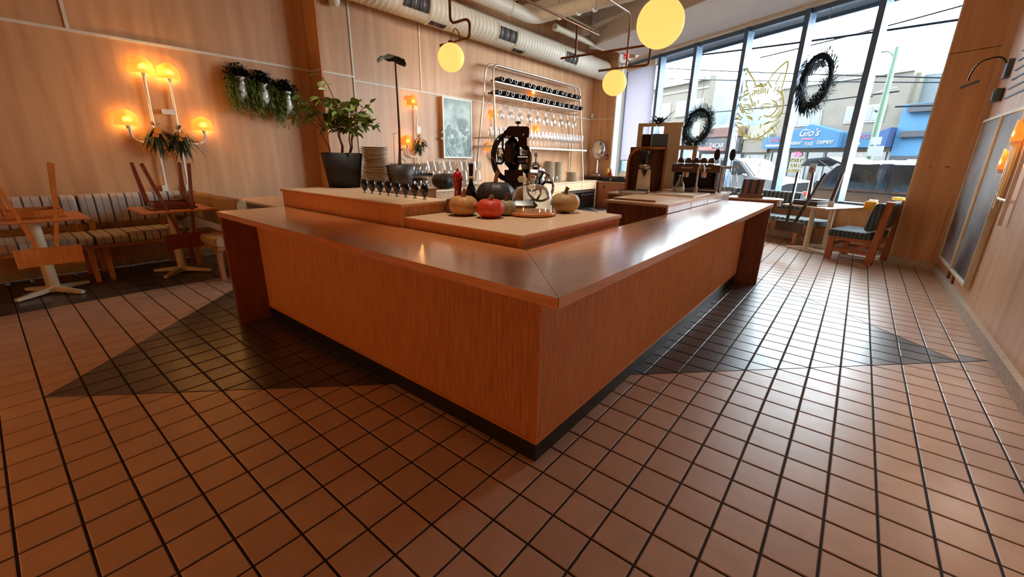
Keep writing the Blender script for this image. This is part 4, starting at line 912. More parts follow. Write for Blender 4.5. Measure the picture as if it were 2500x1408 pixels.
for k in range(3):
    mb = MB().ball(t3(-31.6+rnd.uniform(-.1, .1), 44.5+rnd.uniform(-.1, .1), 5.0+k*.6), .62*T, .6*T, .42*T, n=16, m=10); mb.v = [v+Vector((rnd.uniform(-.05, .05), rnd.uniform(-.05, .05), rnd.uniform(-.03, .03)))*T for v in mb.v]; mb.build('fold', 'linen', tw, world=True)
for k, (x, y, h, r, m, lab) in enumerate(((-30.6, 37.4, .9, .3, 'steel', 'small steel pitcher on the back bar near the slicer wheel'), (-30.5, 46.0, .8, .26, 'chrome', 'chrome salt shaker at the foot of the plate stacks'), (-30.5, 47.0, .8, .26, 'chrome', 'chrome pepper shaker next to the salt shaker'), (-30.5, 44.8, .5, .3, 'steel', 'low steel sugar pot beside the shakers'))):
    o = thing('shaker', lab, 'shaker', t3(x, y, 4.57)); MB().lathe([(.02*T, 0), (r*T, 0), (r*.9*T, h*.8*T), (r*.7*T, h*T), (.02*T, h*1.05*T)], 14).build('body', m, o); MB().lathe([(r*.72*T, h*.98*T), (r*.74*T, h*1.12*T), (.02*T, h*1.25*T)], 12).build('lid', 'steel', o)
# round mirror on stand
mi = thing('table_mirror', 'round chrome tilting mirror on a slim stand at the back bar end', 'mirror', t3(-31.2, 60.9, 5.3), rz=math.radians(25))
MB().lathe([(.02*T, 0), (1.0*T, .05*T), (.8*T, .2*T), (.22*T, .5*T), (.16*T, 1.2*T), (.14*T, 2.6*T)], 18).build('stand', 'chrome', mi)
MB().tube([Vector((math.cos(a)*1.35, 0, 4.2+math.sin(a)*1.5))*T for a in [PI+PI*k/14 for k in range(15)]], .05*T, n=6).build('yoke', 'steel', mi)
MB().lathe([(.02*T, -.1*T), (1.1*T, -.08*T), (1.22*T, 0), (1.1*T, .08*T), (.02*T, .06*T)], 30, Vector((0, 0, 4.3))*T, Matrix.Rotation(math.radians(-20), 4, 'Z') @ Matrix.Diagonal((1, 1, 1.3, 1)) @ Matrix.Rotation(math.radians(80), 4, 'X')).build('mirror_disc', 'chrome', mi)
# till, printer and small bottles on the cash counter
ti = thing('card_terminal', 'grey card terminal tilted on the till', 'terminal', t3(-25.9, 59.9, 5.1))
B('stand', 'matte_black', ti, *tb((-26.6, 59.6, 5.1), (-25.3, 60.3, 5.25))); MB().box((-.7*T, -.1*T, 0), (.7*T, .1*T, 1.3*T), .01, Matrix.Translation(t3(-25.9, 59.95, 5.25)) @ Matrix.Rotation(math.radians(-40), 4, 'X')).build('screen', 'powder_cream', ti, world=True)
tl = thing('till_case', 'black till case with round lock on the oak cabinet', 'till', t3(-27, 59.9, 4.42))
B('case', 'matte_black', tl, *tb((-29.2, 59.35, 4.42), (-23.4, 60.35, 5.05)), bev=.01); MB().cyl(t3(-27.6, 59.35, 4.8), t3(-27.6, 59.3, 4.8), .1*T, n=12).build('lock', 'chrome', tl, world=True); B('label_strip', 'mill_red', tl, *tb((-25, 59.33, 4.9), (-23.9, 59.36, 5.0)))
mat('yellow_plastic', sl(236, 182, 30), sl(224, 168, 20), rough=.4)
for nm, x, m, lab in (('sauce_bottle', -29.2, 'yellow_plastic', 'yellow squeeze bottle on the cash counter ledge'), ('sauce_bottle', -28.6, 'mill_red', 'red squeeze bottle on the cash counter ledge')):
    o = thing(nm, lab, 'bottle', t3(x, 61.2, 5.3)); MB().lathe([(.02*T, 0), (.3*T, 0), (.32*T, .5*T), (.2*T, .8*T), (.1*T, 1.0*T)], 12).build('body', m, o); MB().lathe([(.1*T, 1.0*T), (.08*T, 1.2*T), (.02*T, 1.3*T)], 8).build('nozzle', m, o)
o = thing('fire_switch', 'small red pull switch on the end wall above the mirror', 'switch', t3(-29.9, 61.95, 8.3)); B('plate', 'mill_red', o, *tb((-30.1, 61.9, 8.0), (-29.7, 62.0, 8.8))); B('lever', 'white_metal', o, *tb((-29.98, 61.85, 8.25), (-29.82, 61.9, 8.5)))
o = thing('motion_sensor', 'small cream motion sensor in the far wall corner', 'sensor', t3(-33.2, 61.6, 14.9)); B('body', 'powder_cream', o, *tb((-33.5, 61.5, 14.7), (-33.1, 61.9, 15.6)), bev=.015); B('lens', 'white_metal', o, *tb((-33.35, 61.45, 14.8), (-33.2, 61.5, 15.1)))

# ---------------------------------------------------------------- on the coffee station
RC = math.radians(24)
gc = thing('grinder_niche', 'tall dark wooden niche with one rounded shoulder sheltering the coffee grinder', 'cabinet', t3(-6.6, 21.3, 5.93), rz=RC)
MB().box(Vector((1.1, -.7, 0))*T, Vector((1.25, .7, 2.95))*T).build('side_panel', 'dark_oak', gc)
MB().box(Vector((-1.1, .55, 0))*T, Vector((1.1, .7, 2.95))*T).build('rear_panel', 'dark_oak', gc)
pr = [(-1.25, 0), (-1.1, 0), (-1.1, 1.9), (-1.0, 2.35), (-.75, 2.65), (-.4, 2.8), (1.1, 2.8), (1.1, 2.95), (-.4, 2.95), (-.85, 2.8), (-1.15, 2.45), (-1.25, 1.9)]
MB().prism([(x*T, z*T) for x, z in pr], -.7*T, .7*T, Matrix.Rotation(PI/2, 4, 'X')).build('curved_shoulder', 'bench_wood', gc)
gr = thing('coffee_grinder', 'cream and black coffee grinder with dark bean hopper', 'coffee grinder', t3(-6.25, 20.35, 5.93), rz=RC)
MB().box(Vector((-.5, -.45, 0))*T, Vector((.5, .5, .16))*T, .01).build('base', 'powder_cream', gr)
MB().taper(Vector((0, .05, .16))*T, Vector((0, .1, 1.5))*T, .9*T, .62*T, .78*T, .6*T, up=(0, 1, 0)).build('body', 'powder_cream', gr)
MB().prism([(-.16*T, 1.5*T), (.16*T, 1.5*T), (.1*T, 1.25*T), (0, 1.05*T), (-.1*T, 1.25*T)], .24*T, .3*T, Matrix.Rotation(PI/2, 4, 'X')).build('chute', 'matte_black', gr)
MB().box(Vector((-.35, -.5, .16))*T, Vector((.35, -.2, .22))*T).build('drip_tray', 'matte_black', gr)
MB().lathe([(.3*T, 1.5*T), (.4*T, 1.62*T), (.42*T, 1.75*T), (.25*T, 1.85*T)], 16).build('collar', 'steel', gr)
MB().lathe([(.22*T, 1.85*T), (.3*T, 2.1*T), (.42*T, 2.6*T), (.42*T, 2.78*T)], 16).build('hopper', 'gloss_black', gr)
bxo = thing('speaker_box', 'square dark box on top of the grinder niche', 'box', t3(-6.3, 21.4, 8.88), rz=RC); MB().box(Vector((-.1, -.4, 0))*T, Vector((.95, .4, .82))*T, .01).build('case', 'dark_frame', bxo); MB().box(Vector((-.75, -.35, 0))*T, Vector((-.15, .35, .8))*T, .01).build('second_case', 'gloss_black', bxo)
fv = thing('flower_vase', 'thin vase of red and green flowers on the dark box', 'vase', t3(-6.1, 21.5, 9.7)); rnd = random.Random(31)
MB().lathe([(.02*T, 0), (.16*T, 0), (.12*T, .3*T), (.1*T, .55*T), (.16*T, .62*T)], 12).build('vase', 'clear_glass', fv); mb = MB(); m2 = MB()
for k in range(40): p = Vector((0, 0, .5))*T; d = Vector((rnd.uniform(-.8, .8), rnd.uniform(-.6, .6), rnd.uniform(.3, 1))); (mb if k % 3 else m2).leaf(p+d*rnd.uniform(.1, .5)*T, d, rnd.uniform(.3, .55)*T, .16*T, .2)
for k in range(5): mb.tube([Vector((0, 0, .5))*T, Vector((.5+.1*k, .1*k-.2, 1.1+.08*k))*T], .012*T, n=4)
mat('petal', sl(160, 60, 66), sl(120, 40, 50), rough=.7); mb.build('greenery', 'dark_leaf', fv); m2.build('petals', 'petal', fv)
dv = thing('shelf_divider', 'tall cream open frame standing behind the coffee station', 'divider', t3(-7, 26.2, 5.93), rz=math.radians(6))
for a, b in (((-2.4, 0, 0), (-2.0, .2, 4.6)), ((-.4, 0, 0), (.9, .2, 4.6)), ((1.9, 0, 0), (2.2, .2, 3.2)), ((-2.4, 0, 4.6), (1.0, .25, 4.85)), ((-2.4, 0, 0), (2.2, .2, .4)), ((.9, 0, 2.9), (2.2, .2, 3.2))): MB().box(Vector(a)*T, Vector(b)*T).build('rail', 'powder_cream', dv)
es = thing('espresso_machine', 'two group espresso machine with brown cup tray and steel side', 'espresso machine', t3(-4.1, 24.3, 5.93), rz=math.radians(18))
mat('machine_brown', sl(110, 78, 62), sl(92, 64, 50), rough=.3, metal=.5)
MB().box(Vector((-1.4, -.5, .0))*T, Vector((1.5, .8, .3))*T, .02).build('base', 'steel', es)
MB().box(Vector((-1.4, .1, .3))*T, Vector((1.5, .8, 1.5))*T, .02).build('rear_housing', 'matte_black', es)
MB().prism([(-.75*T, 1.35*T), (.85*T, 1.35*T), (.85*T, 1.95*T), (-.5*T, 1.85*T), (-.75*T, 1.6*T)], -1.6*T, 1.5*T, Matrix.Rotation(PI/2, 4, 'X') @ Matrix.Rotation(PI/2, 4, 'Y')).build('head', 'machine_brown', es)
MB().box(Vector((1.3, -.55, .0))*T, Vector((1.55, .85, 1.75))*T, .03).build('side_panel', 'steel', es)
MB().box(Vector((-1.3, -.55, .2))*T, Vector((1.25, .1, .32))*T, .01).build('drip_grate', 'steel', es)
for x in (-.6, .55):
    gh = MB().cyl(Vector((x, -.3, 1.0))*T, Vector((x, -.3, 1.4))*T, .25*T, n=14).build('group_head', 'chrome', es)
    MB().cyl(Vector((x, -.3, 1.0))*T, Vector((x, -.95, .92))*T, .06*T, .08*T, n=8).build('portafilter', 'matte_black', gh)
    for k in range(6): MB().box(Vector((x-.38+k*.13, -.82, 1.6))*T, Vector((x-.3+k*.13, -.76, 1.7))*T).build('button', 'white_metal', es)
cu0 = None
for i in range(2):
    for k in range(5):
        p = wm(es) @ (Vector((-1.05+k*.5, .0+.45*i, 1.95))*T); lab = 'upturned brown espresso cup on the machine, %s in the %s row' % (ORD[k], ('front', 'rear')[i])
        if cu0 is None:
            cu0 = thing('espresso_cup', lab, 'cup', p, group='cups warming on the espresso machine'); MB().lathe([(.22*T, 0), (.22*T, .18*T), (.14*T, .34*T), (.1*T, .36*T), (.02*T, .34*T)], 14).build('cup', 'machine_brown', cu0); MB().tube([Vector((.2+.12*math.sin(a), 0, .18+.1*math.cos(a)))*T for a in [PI*q/6 for q in range(7)]], .025*T, n=5).build('handle', 'machine_brown', cu0)
        else: place(cu0, p, .4*k, lab)
o = thing('glass_cruet', 'small conical glass bottle of pale liquid on the station tray', 'bottle', t3(-4.2, 21.6, 6.03)); MB().lathe([(r*T, h*T) for r, h in ((.02, 0), (.3, 0), (.33, .1), (.26, .5), (.1, .9), (.09, 1.05), (.13, 1.1))], 16).build('glass', 'clear_glass', o); MB().lathe([(r*T, h*T) for r, h in ((.02, .03), (.29, .03), (.31, .1), (.28, .32), (.02, .33))], 16).build('liquid', 'powder_cream', o)
mat('towel_tan', sl(196, 160, 128), sl(172, 138, 108), rough=.9, scale=12, bump=.3)
o = thing('bar_towel', 'rumpled tan towel lying on the coffee station', 'towel', t3(-5.0, 21.4, 5.93)); mb = MB(); vs = []; rnd = random.Random(3)
for i in range(13):
    for j in range(9): vs.append(t3(-5.8+i*.13, 20.8+j*.14, 5.94+.28*math.sin(i*.24)*(.6+.4*math.sin(j*1.3+i*.7))*math.sin(PI*j/8)+.02))
mb.add(vs, [(i*9+j, (i+1)*9+j, (i+1)*9+j+1, i*9+j+1) for i in range(12) for j in range(8)], True).build('cloth', 'towel_tan', o, world=True)
o = thing('tray_board', 'flat pale board on the near end of the coffee station', 'board', t3(-4.2, 15.4, 5.93)); B('board', 'pale_laminate', o, *tb((-5.4, 14.2, 5.93), (-3.0, 17.4, 6.03))); B('under_strip', 'dark_oak', o, *tb((-5.35, 14.15, 5.93), (-3.05, 14.2, 5.98)))
o = thing('tray_board', 'white papers on a tray in the middle of the coffee station', 'tray', t3(-3.6, 20, 5.93)); B('tray', 'stoneware', o, *tb((-4.9, 19.0, 5.93), (-2.5, 22.6, 6.02))); B('paper', 'linen', o, *tb((-3.6, 19.2, 6.02), (-2.7, 20.6, 6.04)))
o = thing('book', 'black bound book lying before the grinder niche', 'book', t3(-6.4, 19.2, 5.93), rz=.3); MB().box(Vector((-.9, -.4, 0))*T, Vector((.9, .4, .2))*T, .008).build('cover', 'matte_black', o); MB().box(Vector((-.86, -.42, .03))*T, Vector((.86, .3, .17))*T).build('pages', 'linen', o)
fa = thing('faucet', 'tall chrome gooseneck tap at the coffee station sink', 'faucet', t3(-3.45, 22.6, 5.93), rz=.3)
MB().cyl(Vector((0, 0, 0)), Vector((0, 0, .5))*T, .13*T, .1*T, n=12).build('base', 'chrome', fa); MB().tube([Vector((0, 0, .4))*T, Vector((0, 0, 1.5))*T]+arc(Vector((0, 0, 1.6))*T, Vector((.35, -.2, 1.6))*T, Vector((.17, -.1, 2.2))*T)+[Vector((.35, -.2, 1.4))*T], .06*T, n=8).build('spout', 'chrome', fa); MB().cyl(Vector((0, 0, .3))*T, Vector((-.3, 0, .4))*T, .03*T, n=6).build('lever', 'chrome', fa)
dt = thing('draft_tower', 'chrome draft tower with two black paddle handles', 'draft tower', t3(-2.6, 25.4, 5.93), rz=.35)
MB().cyl((0, 0, 0), Vector((0, 0, 1.75))*T, .14*T, n=14).build('column', 'steel', dt); MB().cyl(Vector((-.55, 0, 1.7))*T, Vector((.55, 0, 1.7))*T, .1*T, n=12).build('crossbar', 'steel', dt)
for x in (-.5, .48):
    MB().cyl(Vector((x, 0, 1.7))*T, Vector((x, -.35, 1.45))*T, .06*T, n=8).build('spout', 'chrome', dt)
    h = MB().cyl(Vector((x, 0, 1.75))*T, Vector((x, 0, 2.2))*T, .035*T, n=8).build('tap_stem', 'chrome', dt); MB().ball(Vector((x, 0, 2.55))*T, .2*T, .1*T, .4*T, n=12, m=8).build('paddle', 'matte_black', h)
wc = thing('bottle_carrier', 'wire carrier on the bar end for swing top water bottles', 'carrier', t3(-1.3, 25.1, ZT)) if False else None
wb0 = None
for k in range(4):
    p = t3(-2.3+.02*k, 24.9+.55*k-.5, 5.93) if False else t3(-3.0+k*.36, 26.15+.1*(k % 2), 5.93); lab = 'clear swing top water bottle beside the draft tower, %s from the espresso machine' % ORD[k]
    if wb0 is None:
        wb0 = thing('water_bottle', lab, 'bottle', p, group='clear water bottles beside the draft tower'); MB().lathe([(r*T, h*T) for r, h in ((.02, 0), (.2, 0), (.21, .8), (.17, 1.05), (.07, 1.3), (.07, 1.6), (.1, 1.62), (.1, 1.7))], 14).build('glass', 'clear_glass', wb0); MB().cyl(Vector((0, 0, 1.68))*T, Vector((0, 0, 1.8))*T, .09*T, n=10).build('stopper', 'white_metal', wb0)
    else: place(wb0, p, 0, lab)
rt = thing('half_round_table', 'small round ended table behind the bar arm holding the menu box', 'table', t3(-2.2, 34.8, 0)); zt = 5.05
pl_ = [(-3.9, 33.6), (-.9, 33.6)]+[(-.9+1.3*math.sin(a), 34.9-1.3*math.cos(a)) for a in [PI*k/10 for k in range(1, 10)]]+[(-.9, 36.2), (-3.9, 36.2)]
MB().prism([(x*T, y*T) for x, y in pl_], (zt-.12)*T, zt*T).build('top', 'pale_laminate', rt, world=True); MB().prism([((x+2)*.94*T-2*T, ((y-34.9)*.94+34.9)*T) for x, y in pl_], (zt-.6)*T, (zt-.12)*T).build('apron', 'dark_oak', rt, world=True)
for x, y in ((-3.6, 33.9), (-.6, 34.2), (-3.6, 35.9), (-.6, 35.6)): MB().cyl(t3(x, y, 0), t3(x, y, zt-.6), .14*T, n=10).build('leg', 'dark_oak', rt, world=True)
mh = thing('menu_box', 'low wooden box of upright menus on the round ended table', 'box', t3(-2.1, 34.3, zt), rz=.3)
for a, b in (((-.95, -.35, 0), (.95, -.28, .35)), ((-.95, .28, 0), (.95, .35, .35)), ((-.95, -.28, 0), (-.88, .28, .35)), ((.88, -.28, 0), (.95, .28, .35)), ((-.88, -.28, 0), (.88, .28, .06))): MB().box(Vector(a)*T, Vector(b)*T).build('board', 'machine_brown', mh)
mat('menu_navy', sl(44, 48, 70), sl(36, 40, 60), rough=.6); mat('menu_rust', sl(150, 92, 66), sl(128, 76, 54), rough=.6)
for k in range(9):
    p = wm(mh) @ (Vector((-.75+k*.185, 0, .07))*T); o = MB().box(Vector((-.07, -.24, 0))*T, Vector((.07, .24, 1.5))*T).build('menu', ('menu_navy', 'menu_rust', 'dark_oak')[k % 3]); o.location = p; o.rotation_euler = (0, .06, .3); tag(o, '%s %s menu standing in the wooden box, counted from the coffee side' % (ORD[k], ('navy', 'rust', 'brown')[k % 3]), 'menu', 'menus standing in the wooden box')

# ---------------------------------------------------------------- ceiling services
du = thing('spiral_duct', 'large cream spiral air duct running under the ceiling along the plywood wall', 'air duct', t3(-31.6, 38, 22))
DX, DZ, DR = -31.6, 22.0, 1.4
mb = MB(); vs = []; rows = []; y = 11.0
while y < 61.3: rows += [(y, DR), (y+.42, DR), (y+.46, DR+.05), (y+.52, DR+.05), (y+.56, DR)]; y += .6
n = 28
for (y, r) in rows:
    for k in range(n): a = 2*PI*k/n; vs.append(t3(DX+math.cos(a)*r, y, DZ+math.sin(a)*r))
mb.add(vs, [(i*n+k, i*n+(k+1) % n, (i+1)*n+(k+1) % n, (i+1)*n+k) for i in range(len(rows)-1) for k in range(n)], True).build('ribbed_tube', 'duct_paint', du, world=True)
for y in (11.0, 61.3): MB().cyl(t3(DX, y, DZ), t3(DX, y+.05, DZ), DR*T, n=28).build('end_cap', 'duct_paint', du, world=True)
mat('grille_dark', sl(70, 56, 48), sl(50, 40, 36), rough=.6)
def grille(y, L, a0, a1, nf):
    r = DR+.08; g = MB(); K = 5
    vs = [t3(DX+math.cos(math.radians(a0+(a1-a0)*k/K))*rr, yy, DZ+math.sin(math.radians(a0+(a1-a0)*k/K))*rr) for yy in (y-L/2, y+L/2) for rr in (r, r-.12) for k in range(K+1)]; q = K+1
    fs = []
    for k in range(K): fs += [(k, k+1, 2*q+k+1, 2*q+k), (k, q+k, q+k+1, k+1), (2*q+k, 2*q+k+1, 3*q+k+1, 3*q+k)]
    fs += [(0, 2*q, 3*q, q), (K, q+K, 3*q+K, 2*q+K)]
    o = g.add(vs, fs, False).build('grille', 'grille_dark', du, world=True)
    for k in range(nf):
        yy = y-L/2+L*(k+.5)/nf; MB().tube([t3(DX+math.cos(math.radians(a0+(a1-a0)*j/4))*(r+.03), yy, DZ+math.sin(math.radians(a0+(a1-a0)*j/4))*(r+.03)) for j in range(5)], .035*T, n=4).build('fin', 'matte_black' if k % 2 else 'steel', o, world=True)
    for s_ in (-1, 1): MB().tube([t3(DX+math.cos(math.radians(a0-12+(a1-a0+24)*j/6))*(r), y+s_*(L/2+.2), DZ+math.sin(math.radians(a0-12+(a1-a0+24)*j/6))*r) for j in range(7)], .06*T, n=5).build('collar', 'duct_paint', du, world=True)
for y in (21.6, 35.0, 49.2): grille(y, 3.0, -38, 12, 6)
for y in (23.6, 36.6): grille(y+1.2, 2.0, -82, -62, 2)
d2 = thing('round_duct', 'smaller grey duct bending across the ceiling above the spiral duct', 'air duct', t3(-29, 37, 23.6))
pts = [t3(-28.6, y, 23.7) for y in (14, 22, 30, 35)]+arc(t3(-28.6, 36, 23.7), t3(-27.2, 38.2, 24.0), t3(-28.6, 38.2, 23.8), 7)+[t3(x, 38.2, 24.0+.02*(x+27)) for x in (-24, -20, -15)]
MB().tube(pts, .72*T, n=20).build('pipe', 'duct_paint', d2, world=True)
for p, d in ((t3(-28.6, 26, 23.7), (0, 1, 0)), (t3(-28.6, 33, 23.7), (0, 1, 0)), (t3(-25.5, 38.2, 24), (1, 0, 0)), (t3(-21, 38.2, 24), (1, 0, 0)), (t3(-23, 38.2, 24), (1, 0, 0))):
    d = Vector(d); MB().cyl(p-d*.1*T, p+d*.1*T, .8*T, n=20).build('band', 'duct_paint', d2, world=True); MB().cyl(p+Vector((0, 0, .7*T)), (p.x, p.y, CEIL*T), .05*T, n=6).build('hanger', 'steel', d2, world=True)
sp = thing('sprinkler_pipe', 'cream pipe with capped end hanging under the far ceiling', 'pipe', t3(-28, 47, 23.5))
MB().tube([t3(-28, 41.5, 23.5), t3(-28, 54, 23.5)], .34*T, n=14).build('pipe', 'powder_cream', sp, world=True); MB().cyl(t3(-28, 41.2, 23.5), t3(-28, 41.6, 23.5), .42*T, n=14).build('cap', 'powder_cream', sp, world=True)
for y in (44, 50): MB().cyl(t3(-28, y, 23.8), t3(-28, y, CEIL), .06*T, n=6).build('hanger', 'steel', sp, world=True)
MB().tube([t3(-26.6, 42, 24.6), t3(-26.6, 56, 24.6)], .12*T, n=8).build('side_pipe', 'powder_cream', sp, world=True)
for k, y in enumerate((40.5, 52.5)):
    o = thing('exposed_beam', ('pale steel beam crossing the ceiling behind the round duct', 'pale steel beam crossing the ceiling near the far end wall')[k], 'beam', t3(-24, y, 25.4)); B('flange', 'ceiling_paint', o, *tb((-33.6, y, 25.4), (-15, y+.9, 25.55))); B('web', 'ceiling_paint', o, *tb((-33.6, y+.38, 25.55), (-15, y+.52, CEIL)))
ex = thing('exit_sign', 'small sign box with a glowing red face on the far end wall', 'exit sign', t3(-27.6, 61.2, 24)); B('box', 'powder_cream', ex, *tb((-28.2, 61.4, 23.4), (-26.4, 61.9, 24.9))); emission('red_sign', sl(255, 60, 70), 1.2); B('lit_face', 'red_sign', ex, *tb((-28.0, 61.35, 23.5), (-27.2, 61.4, 24.4)))
cm = thing('security_camera', 'white dome security camera above the corner batten', 'camera', t3(-33.2, 14.8, 20.6)); MB().ball(t3(-33.0, 14.8, 20.6), .5*T, n=16, m=10).build('housing', 'white_metal', cm, world=True); MB().ball(t3(-32.75, 14.75, 20.7), .3*T, n=12, m=8).build('lens', 'gloss_black', cm, world=True)

# ---------------------------------------------------------------- globe pendants
emission('globe_glow', sl(255, 206, 112), 0.62)
mat('brass_tube', sl(150, 104, 72), sl(128, 88, 60), rough=.3, metal=.7)
def globe(c, par, power):
    MB().ball(c, .695*T, n=28, m=18).build('globe', 'globe_glow', par, world=True)
def pl(*a): return [t3(*p) for p in a]
p2 = thing('globe_pendant', 'glowing globe pendant on a looped brass tube near the round potted shelf', 'pendant lamp', t3(-13.1, 9.43, 13.0), group='glowing globe pendants over the bar')
globe(t3(-13.1, 9.43, 13.03), p2, 8)
MB().tube(pl((-13.1, 9.43, CEIL), (-13.1, 9.43, 15.2))+arc(t3(-13.1, 9.43, 15.0), t3(-12.75, 9.43, 14.6), t3(-13.1, 9.43, 14.6))+arc(t3(-12.1, 9.43, 14.62), t3(-11.7, 9.43, 14.3), t3(-11.7, 9.43, 14.62))+arc(t3(-11.7, 9.43, 14.0), t3(-12.0, 9.43, 13.74), t3(-11.72, 9.43, 13.75))+pl((-13.9, 9.43, 13.7)), .07*T, n=8).build('tube', 'brass_tube', p2, world=True)
MB().tube(pl((-13.1, 9.43, 13.75))+arc(t3(-13.0, 9.43, 14.1), t3(-12.45, 9.43, 14.0), t3(-12.7, 9.43, 14.6))+pl((-12.4, 9.43, 13.75)), .022*T, n=6).build('flex', 'brass_brown', p2, world=True)
MB().cyl(t3(-13.1, 9.43, 13.68), t3(-13.1, 9.43, 13.82), .14*T, n=12).build('gallery', 'brass_tube', p2, world=True)
Y3 = 16.9
p3 = thing('globe_pendant', 'glowing globe pendant on a rectangular brass rail before the window', 'pendant lamp', t3(-7.25, Y3, 12.3), group='glowing globe pendants over the bar')
globe(t3(-7.25, Y3, 12.3), p3, 8)
MB().tube(pl((-11.05, Y3, 14.02), (-8, Y3, 14.02), (-5.7, Y3, 14.03))+arc(t3(-5.5, Y3, 14.03), t3(-5.27, Y3, 13.8), t3(-5.27, Y3, 14.03))+arc(t3(-5.27, Y3, 13.3), t3(-5.5, Y3, 13.05), t3(-5.27, Y3, 13.05))+pl((-8.33, Y3, 13.05)), .065*T, n=8).build('rail', 'brass_tube', p3, world=True)
MB().tube(pl((-10.0, Y3, 15.65), (-10.0, Y3, 14.05)), .06*T, n=8).build('drop_rod', 'brass_tube', p3, world=True)
MB().tube(pl((-10, 10.5, 15.7), (-10, 19.6, 15.7)), .06*T, n=8).build('ceiling_rail', 'brass_tube', p3, world=True)
MB().tube(pl((-6.6, 12, 15.72), (-6.6, 16.2, 15.72))+arc(t3(-6.6, 16.4, 15.72), t3(-6.6, Y3, 15.2), t3(-6.6, Y3, 15.72))+pl((-6.6, Y3, 13.08)), .065*T, n=8).build('bent_rod', 'rack_tube', p3, world=True)
for x, y in ((-10, 12), (-6.6, 13), (-10, 19.0)): MB().tube(pl((x, y, 15.75), (x, y, CEIL)), .02*T, n=5).build('cable', 'steel', p3, world=True)
MB().tube(pl((-7.25, Y3, 13.05))+arc(t3(-7.2, Y3, 13.5), t3(-6.5, Y3, 13.4), t3(-7.0, Y3, 14.2))+pl((-6.3, Y3, 13.12)), .022*T, n=6).build('flex', 'brass_brown', p3, world=True)
MB().cyl(t3(-7.25, Y3, 12.95), t3(-7.25, Y3, 13.08), .14*T, n=12).build('gallery', 'brass_tube', p3, world=True)
p1 = thing('globe_pendant', 'largest looking globe pendant hanging nearest above the bar corner', 'pendant lamp', t3(-.6, 6.26, 12.0), group='glowing globe pendants over the bar')
globe(t3(-.6, 6.26, 12.0), p1, 8)
MB().tube(pl((-.6, 6.26, 12.7), (-.6, 6.26, CEIL)), .06*T, n=8).build('tube', 'brass_tube', p1, world=True); MB().cyl(t3(-.6, 6.26, 12.64), t3(-.6, 6.26, 12.78), .14*T, n=12).build('gallery', 'brass_tube', p1, world=True)
# added fill lamps, unseen behind the viewpoint, to brighten the interior
emission('fill_globe_glow', sl(255, 176, 92), 15.0*LAMP)
for k, (x, lab) in enumerate(((-16, 'added unseen fill lamp in the middle of the rear wall'), (-7, 'added unseen fill lamp further along the rear wall'))):
    o = thing('fill_globe_lamp', lab, 'wall lamp', t3(x, -19.9, 3.7)); MB().ball(t3(x, -18.9, 4.9), .8*T, n=20, m=12).build('globe', 'fill_globe_glow', o, world=True); B('back_plate', 'white_metal', o, *tb((x-.4, -20, 3.7), (x+.4, -19.85, 5.1))); MB().tube(arc(t3(x, -19.85, 4.0), t3(x, -18.9, 4.2), t3(x, -18.9, 3.8)), .09*T, n=8).build('arm', 'white_metal', o, world=True)

# ---------------------------------------------------------------- small fittings on the near wall
gl = thing('gooseneck_lamp', 'black gooseneck picture lamp above the dark framed pictures', 'wall lamp', t3(11.1, 35.6, 13.9))
B('back_plate', 'dark_frame', gl, *tb((10.95, 35.2, 13.5), (11.2, 36.0, 14.6)))
MB().tube(arc(t3(10.95, 35.6, 14.4), t3(10.1, 35.6, 14.75), t3(10.7, 35.6, 15.0))+arc(t3(9.9, 35.6, 14.7), t3(9.4, 35.6, 13.5), t3(9.45, 35.6, 14.5)), .05*T, n=7).build('neck', 'black_paint', gl, world=True)
MB().bar(t3(9.95, 35.5, 13.45), t3(9.15, 35.9, 13.1), .16*T, .12*T).build('lamp_head', 'dark_frame', gl, world=True)
o = thing('wall_speaker', 'small black box fixed to the near wall over the pictures', 'speaker', t3(11.1, 35.6, 12.5)); B('case', 'dark_frame', o, *tb((10.8, 35.2, 12.1), (11.2, 36.0, 12.9)), bev=.01); B('grille', 'matte_black', o, *tb((10.77, 35.3, 12.2), (10.8, 35.9, 12.8)))
o = thing('wall_vent', 'row of dark slanted slats on the near wall above the pictures', 'vent', t3(11.15, 31, 12))
for k in range(7): B('slat', 'dark_frame', o, *tb((11.12, 27.5, 12.1+k*.52), (11.2, 34.2-.12*k, 12.2+k*.52)))
o = thing('floor_socket', 'pair of dark boxes low on the near wall under the pictures', 'socket', t3(11.15, 31, 0)); B('box', 'dark_oak', o, *tb((11.1, 30.9, .65), (11.2, 31.3, 1.35))); B('box', 'dark_oak', o, *tb((11.1, 32.6, .65), (11.2, 33.0, 1.35)))

# added fill spots above the view, to brighten the bar and duct
def spot(x, y, z, tx, ty, tz, power, label, ang=75, col=(1.0, .80, .58)):
    o = thing('fill_spot', label, 'fill light', t3(x, y, z)); d = (t3(tx, ty, tz)-t3(x, y, z)).normalized(); p = t3(x, y, z)
    MB().cyl(p-d*.9*T, p, .3*T, .36*T, n=14).build('can', 'duct_paint', o, world=True); MB().tube([p-d*.5*T, t3(x, y, CEIL)], .06*T, n=6).build('stem', 'duct_paint', o, world=True)
    l = bpy.data.lights.new('spot_light', 'SPOT'); l.energy = power; l.color = col; l.spot_size = math.radians(ang); l.spot_blend = .6; l.shadow_soft_size = .06
    q = bpy.data.objects.new('spot_light', l); COL.objects.link(q); q.parent = o; q.matrix_world = Matrix.Translation(p+d*.02) @ d.to_track_quat('-Z', 'Y').to_matrix().to_4x4()
    q.matrix_parent_inverse = Matrix.Identity(4); q.matrix_local = wm(o).inverted() @ (Matrix.Translation(p+d*.02) @ d.to_track_quat('-Z', 'Y').to_matrix().to_4x4()); return o
NEU = (1.0, .88, .74)
spot(-14, 5.0, 25.5, -14.0, 5.2, 6, 130*LAMP, 'added fill spot out of view over the potted plants', 36, NEU)
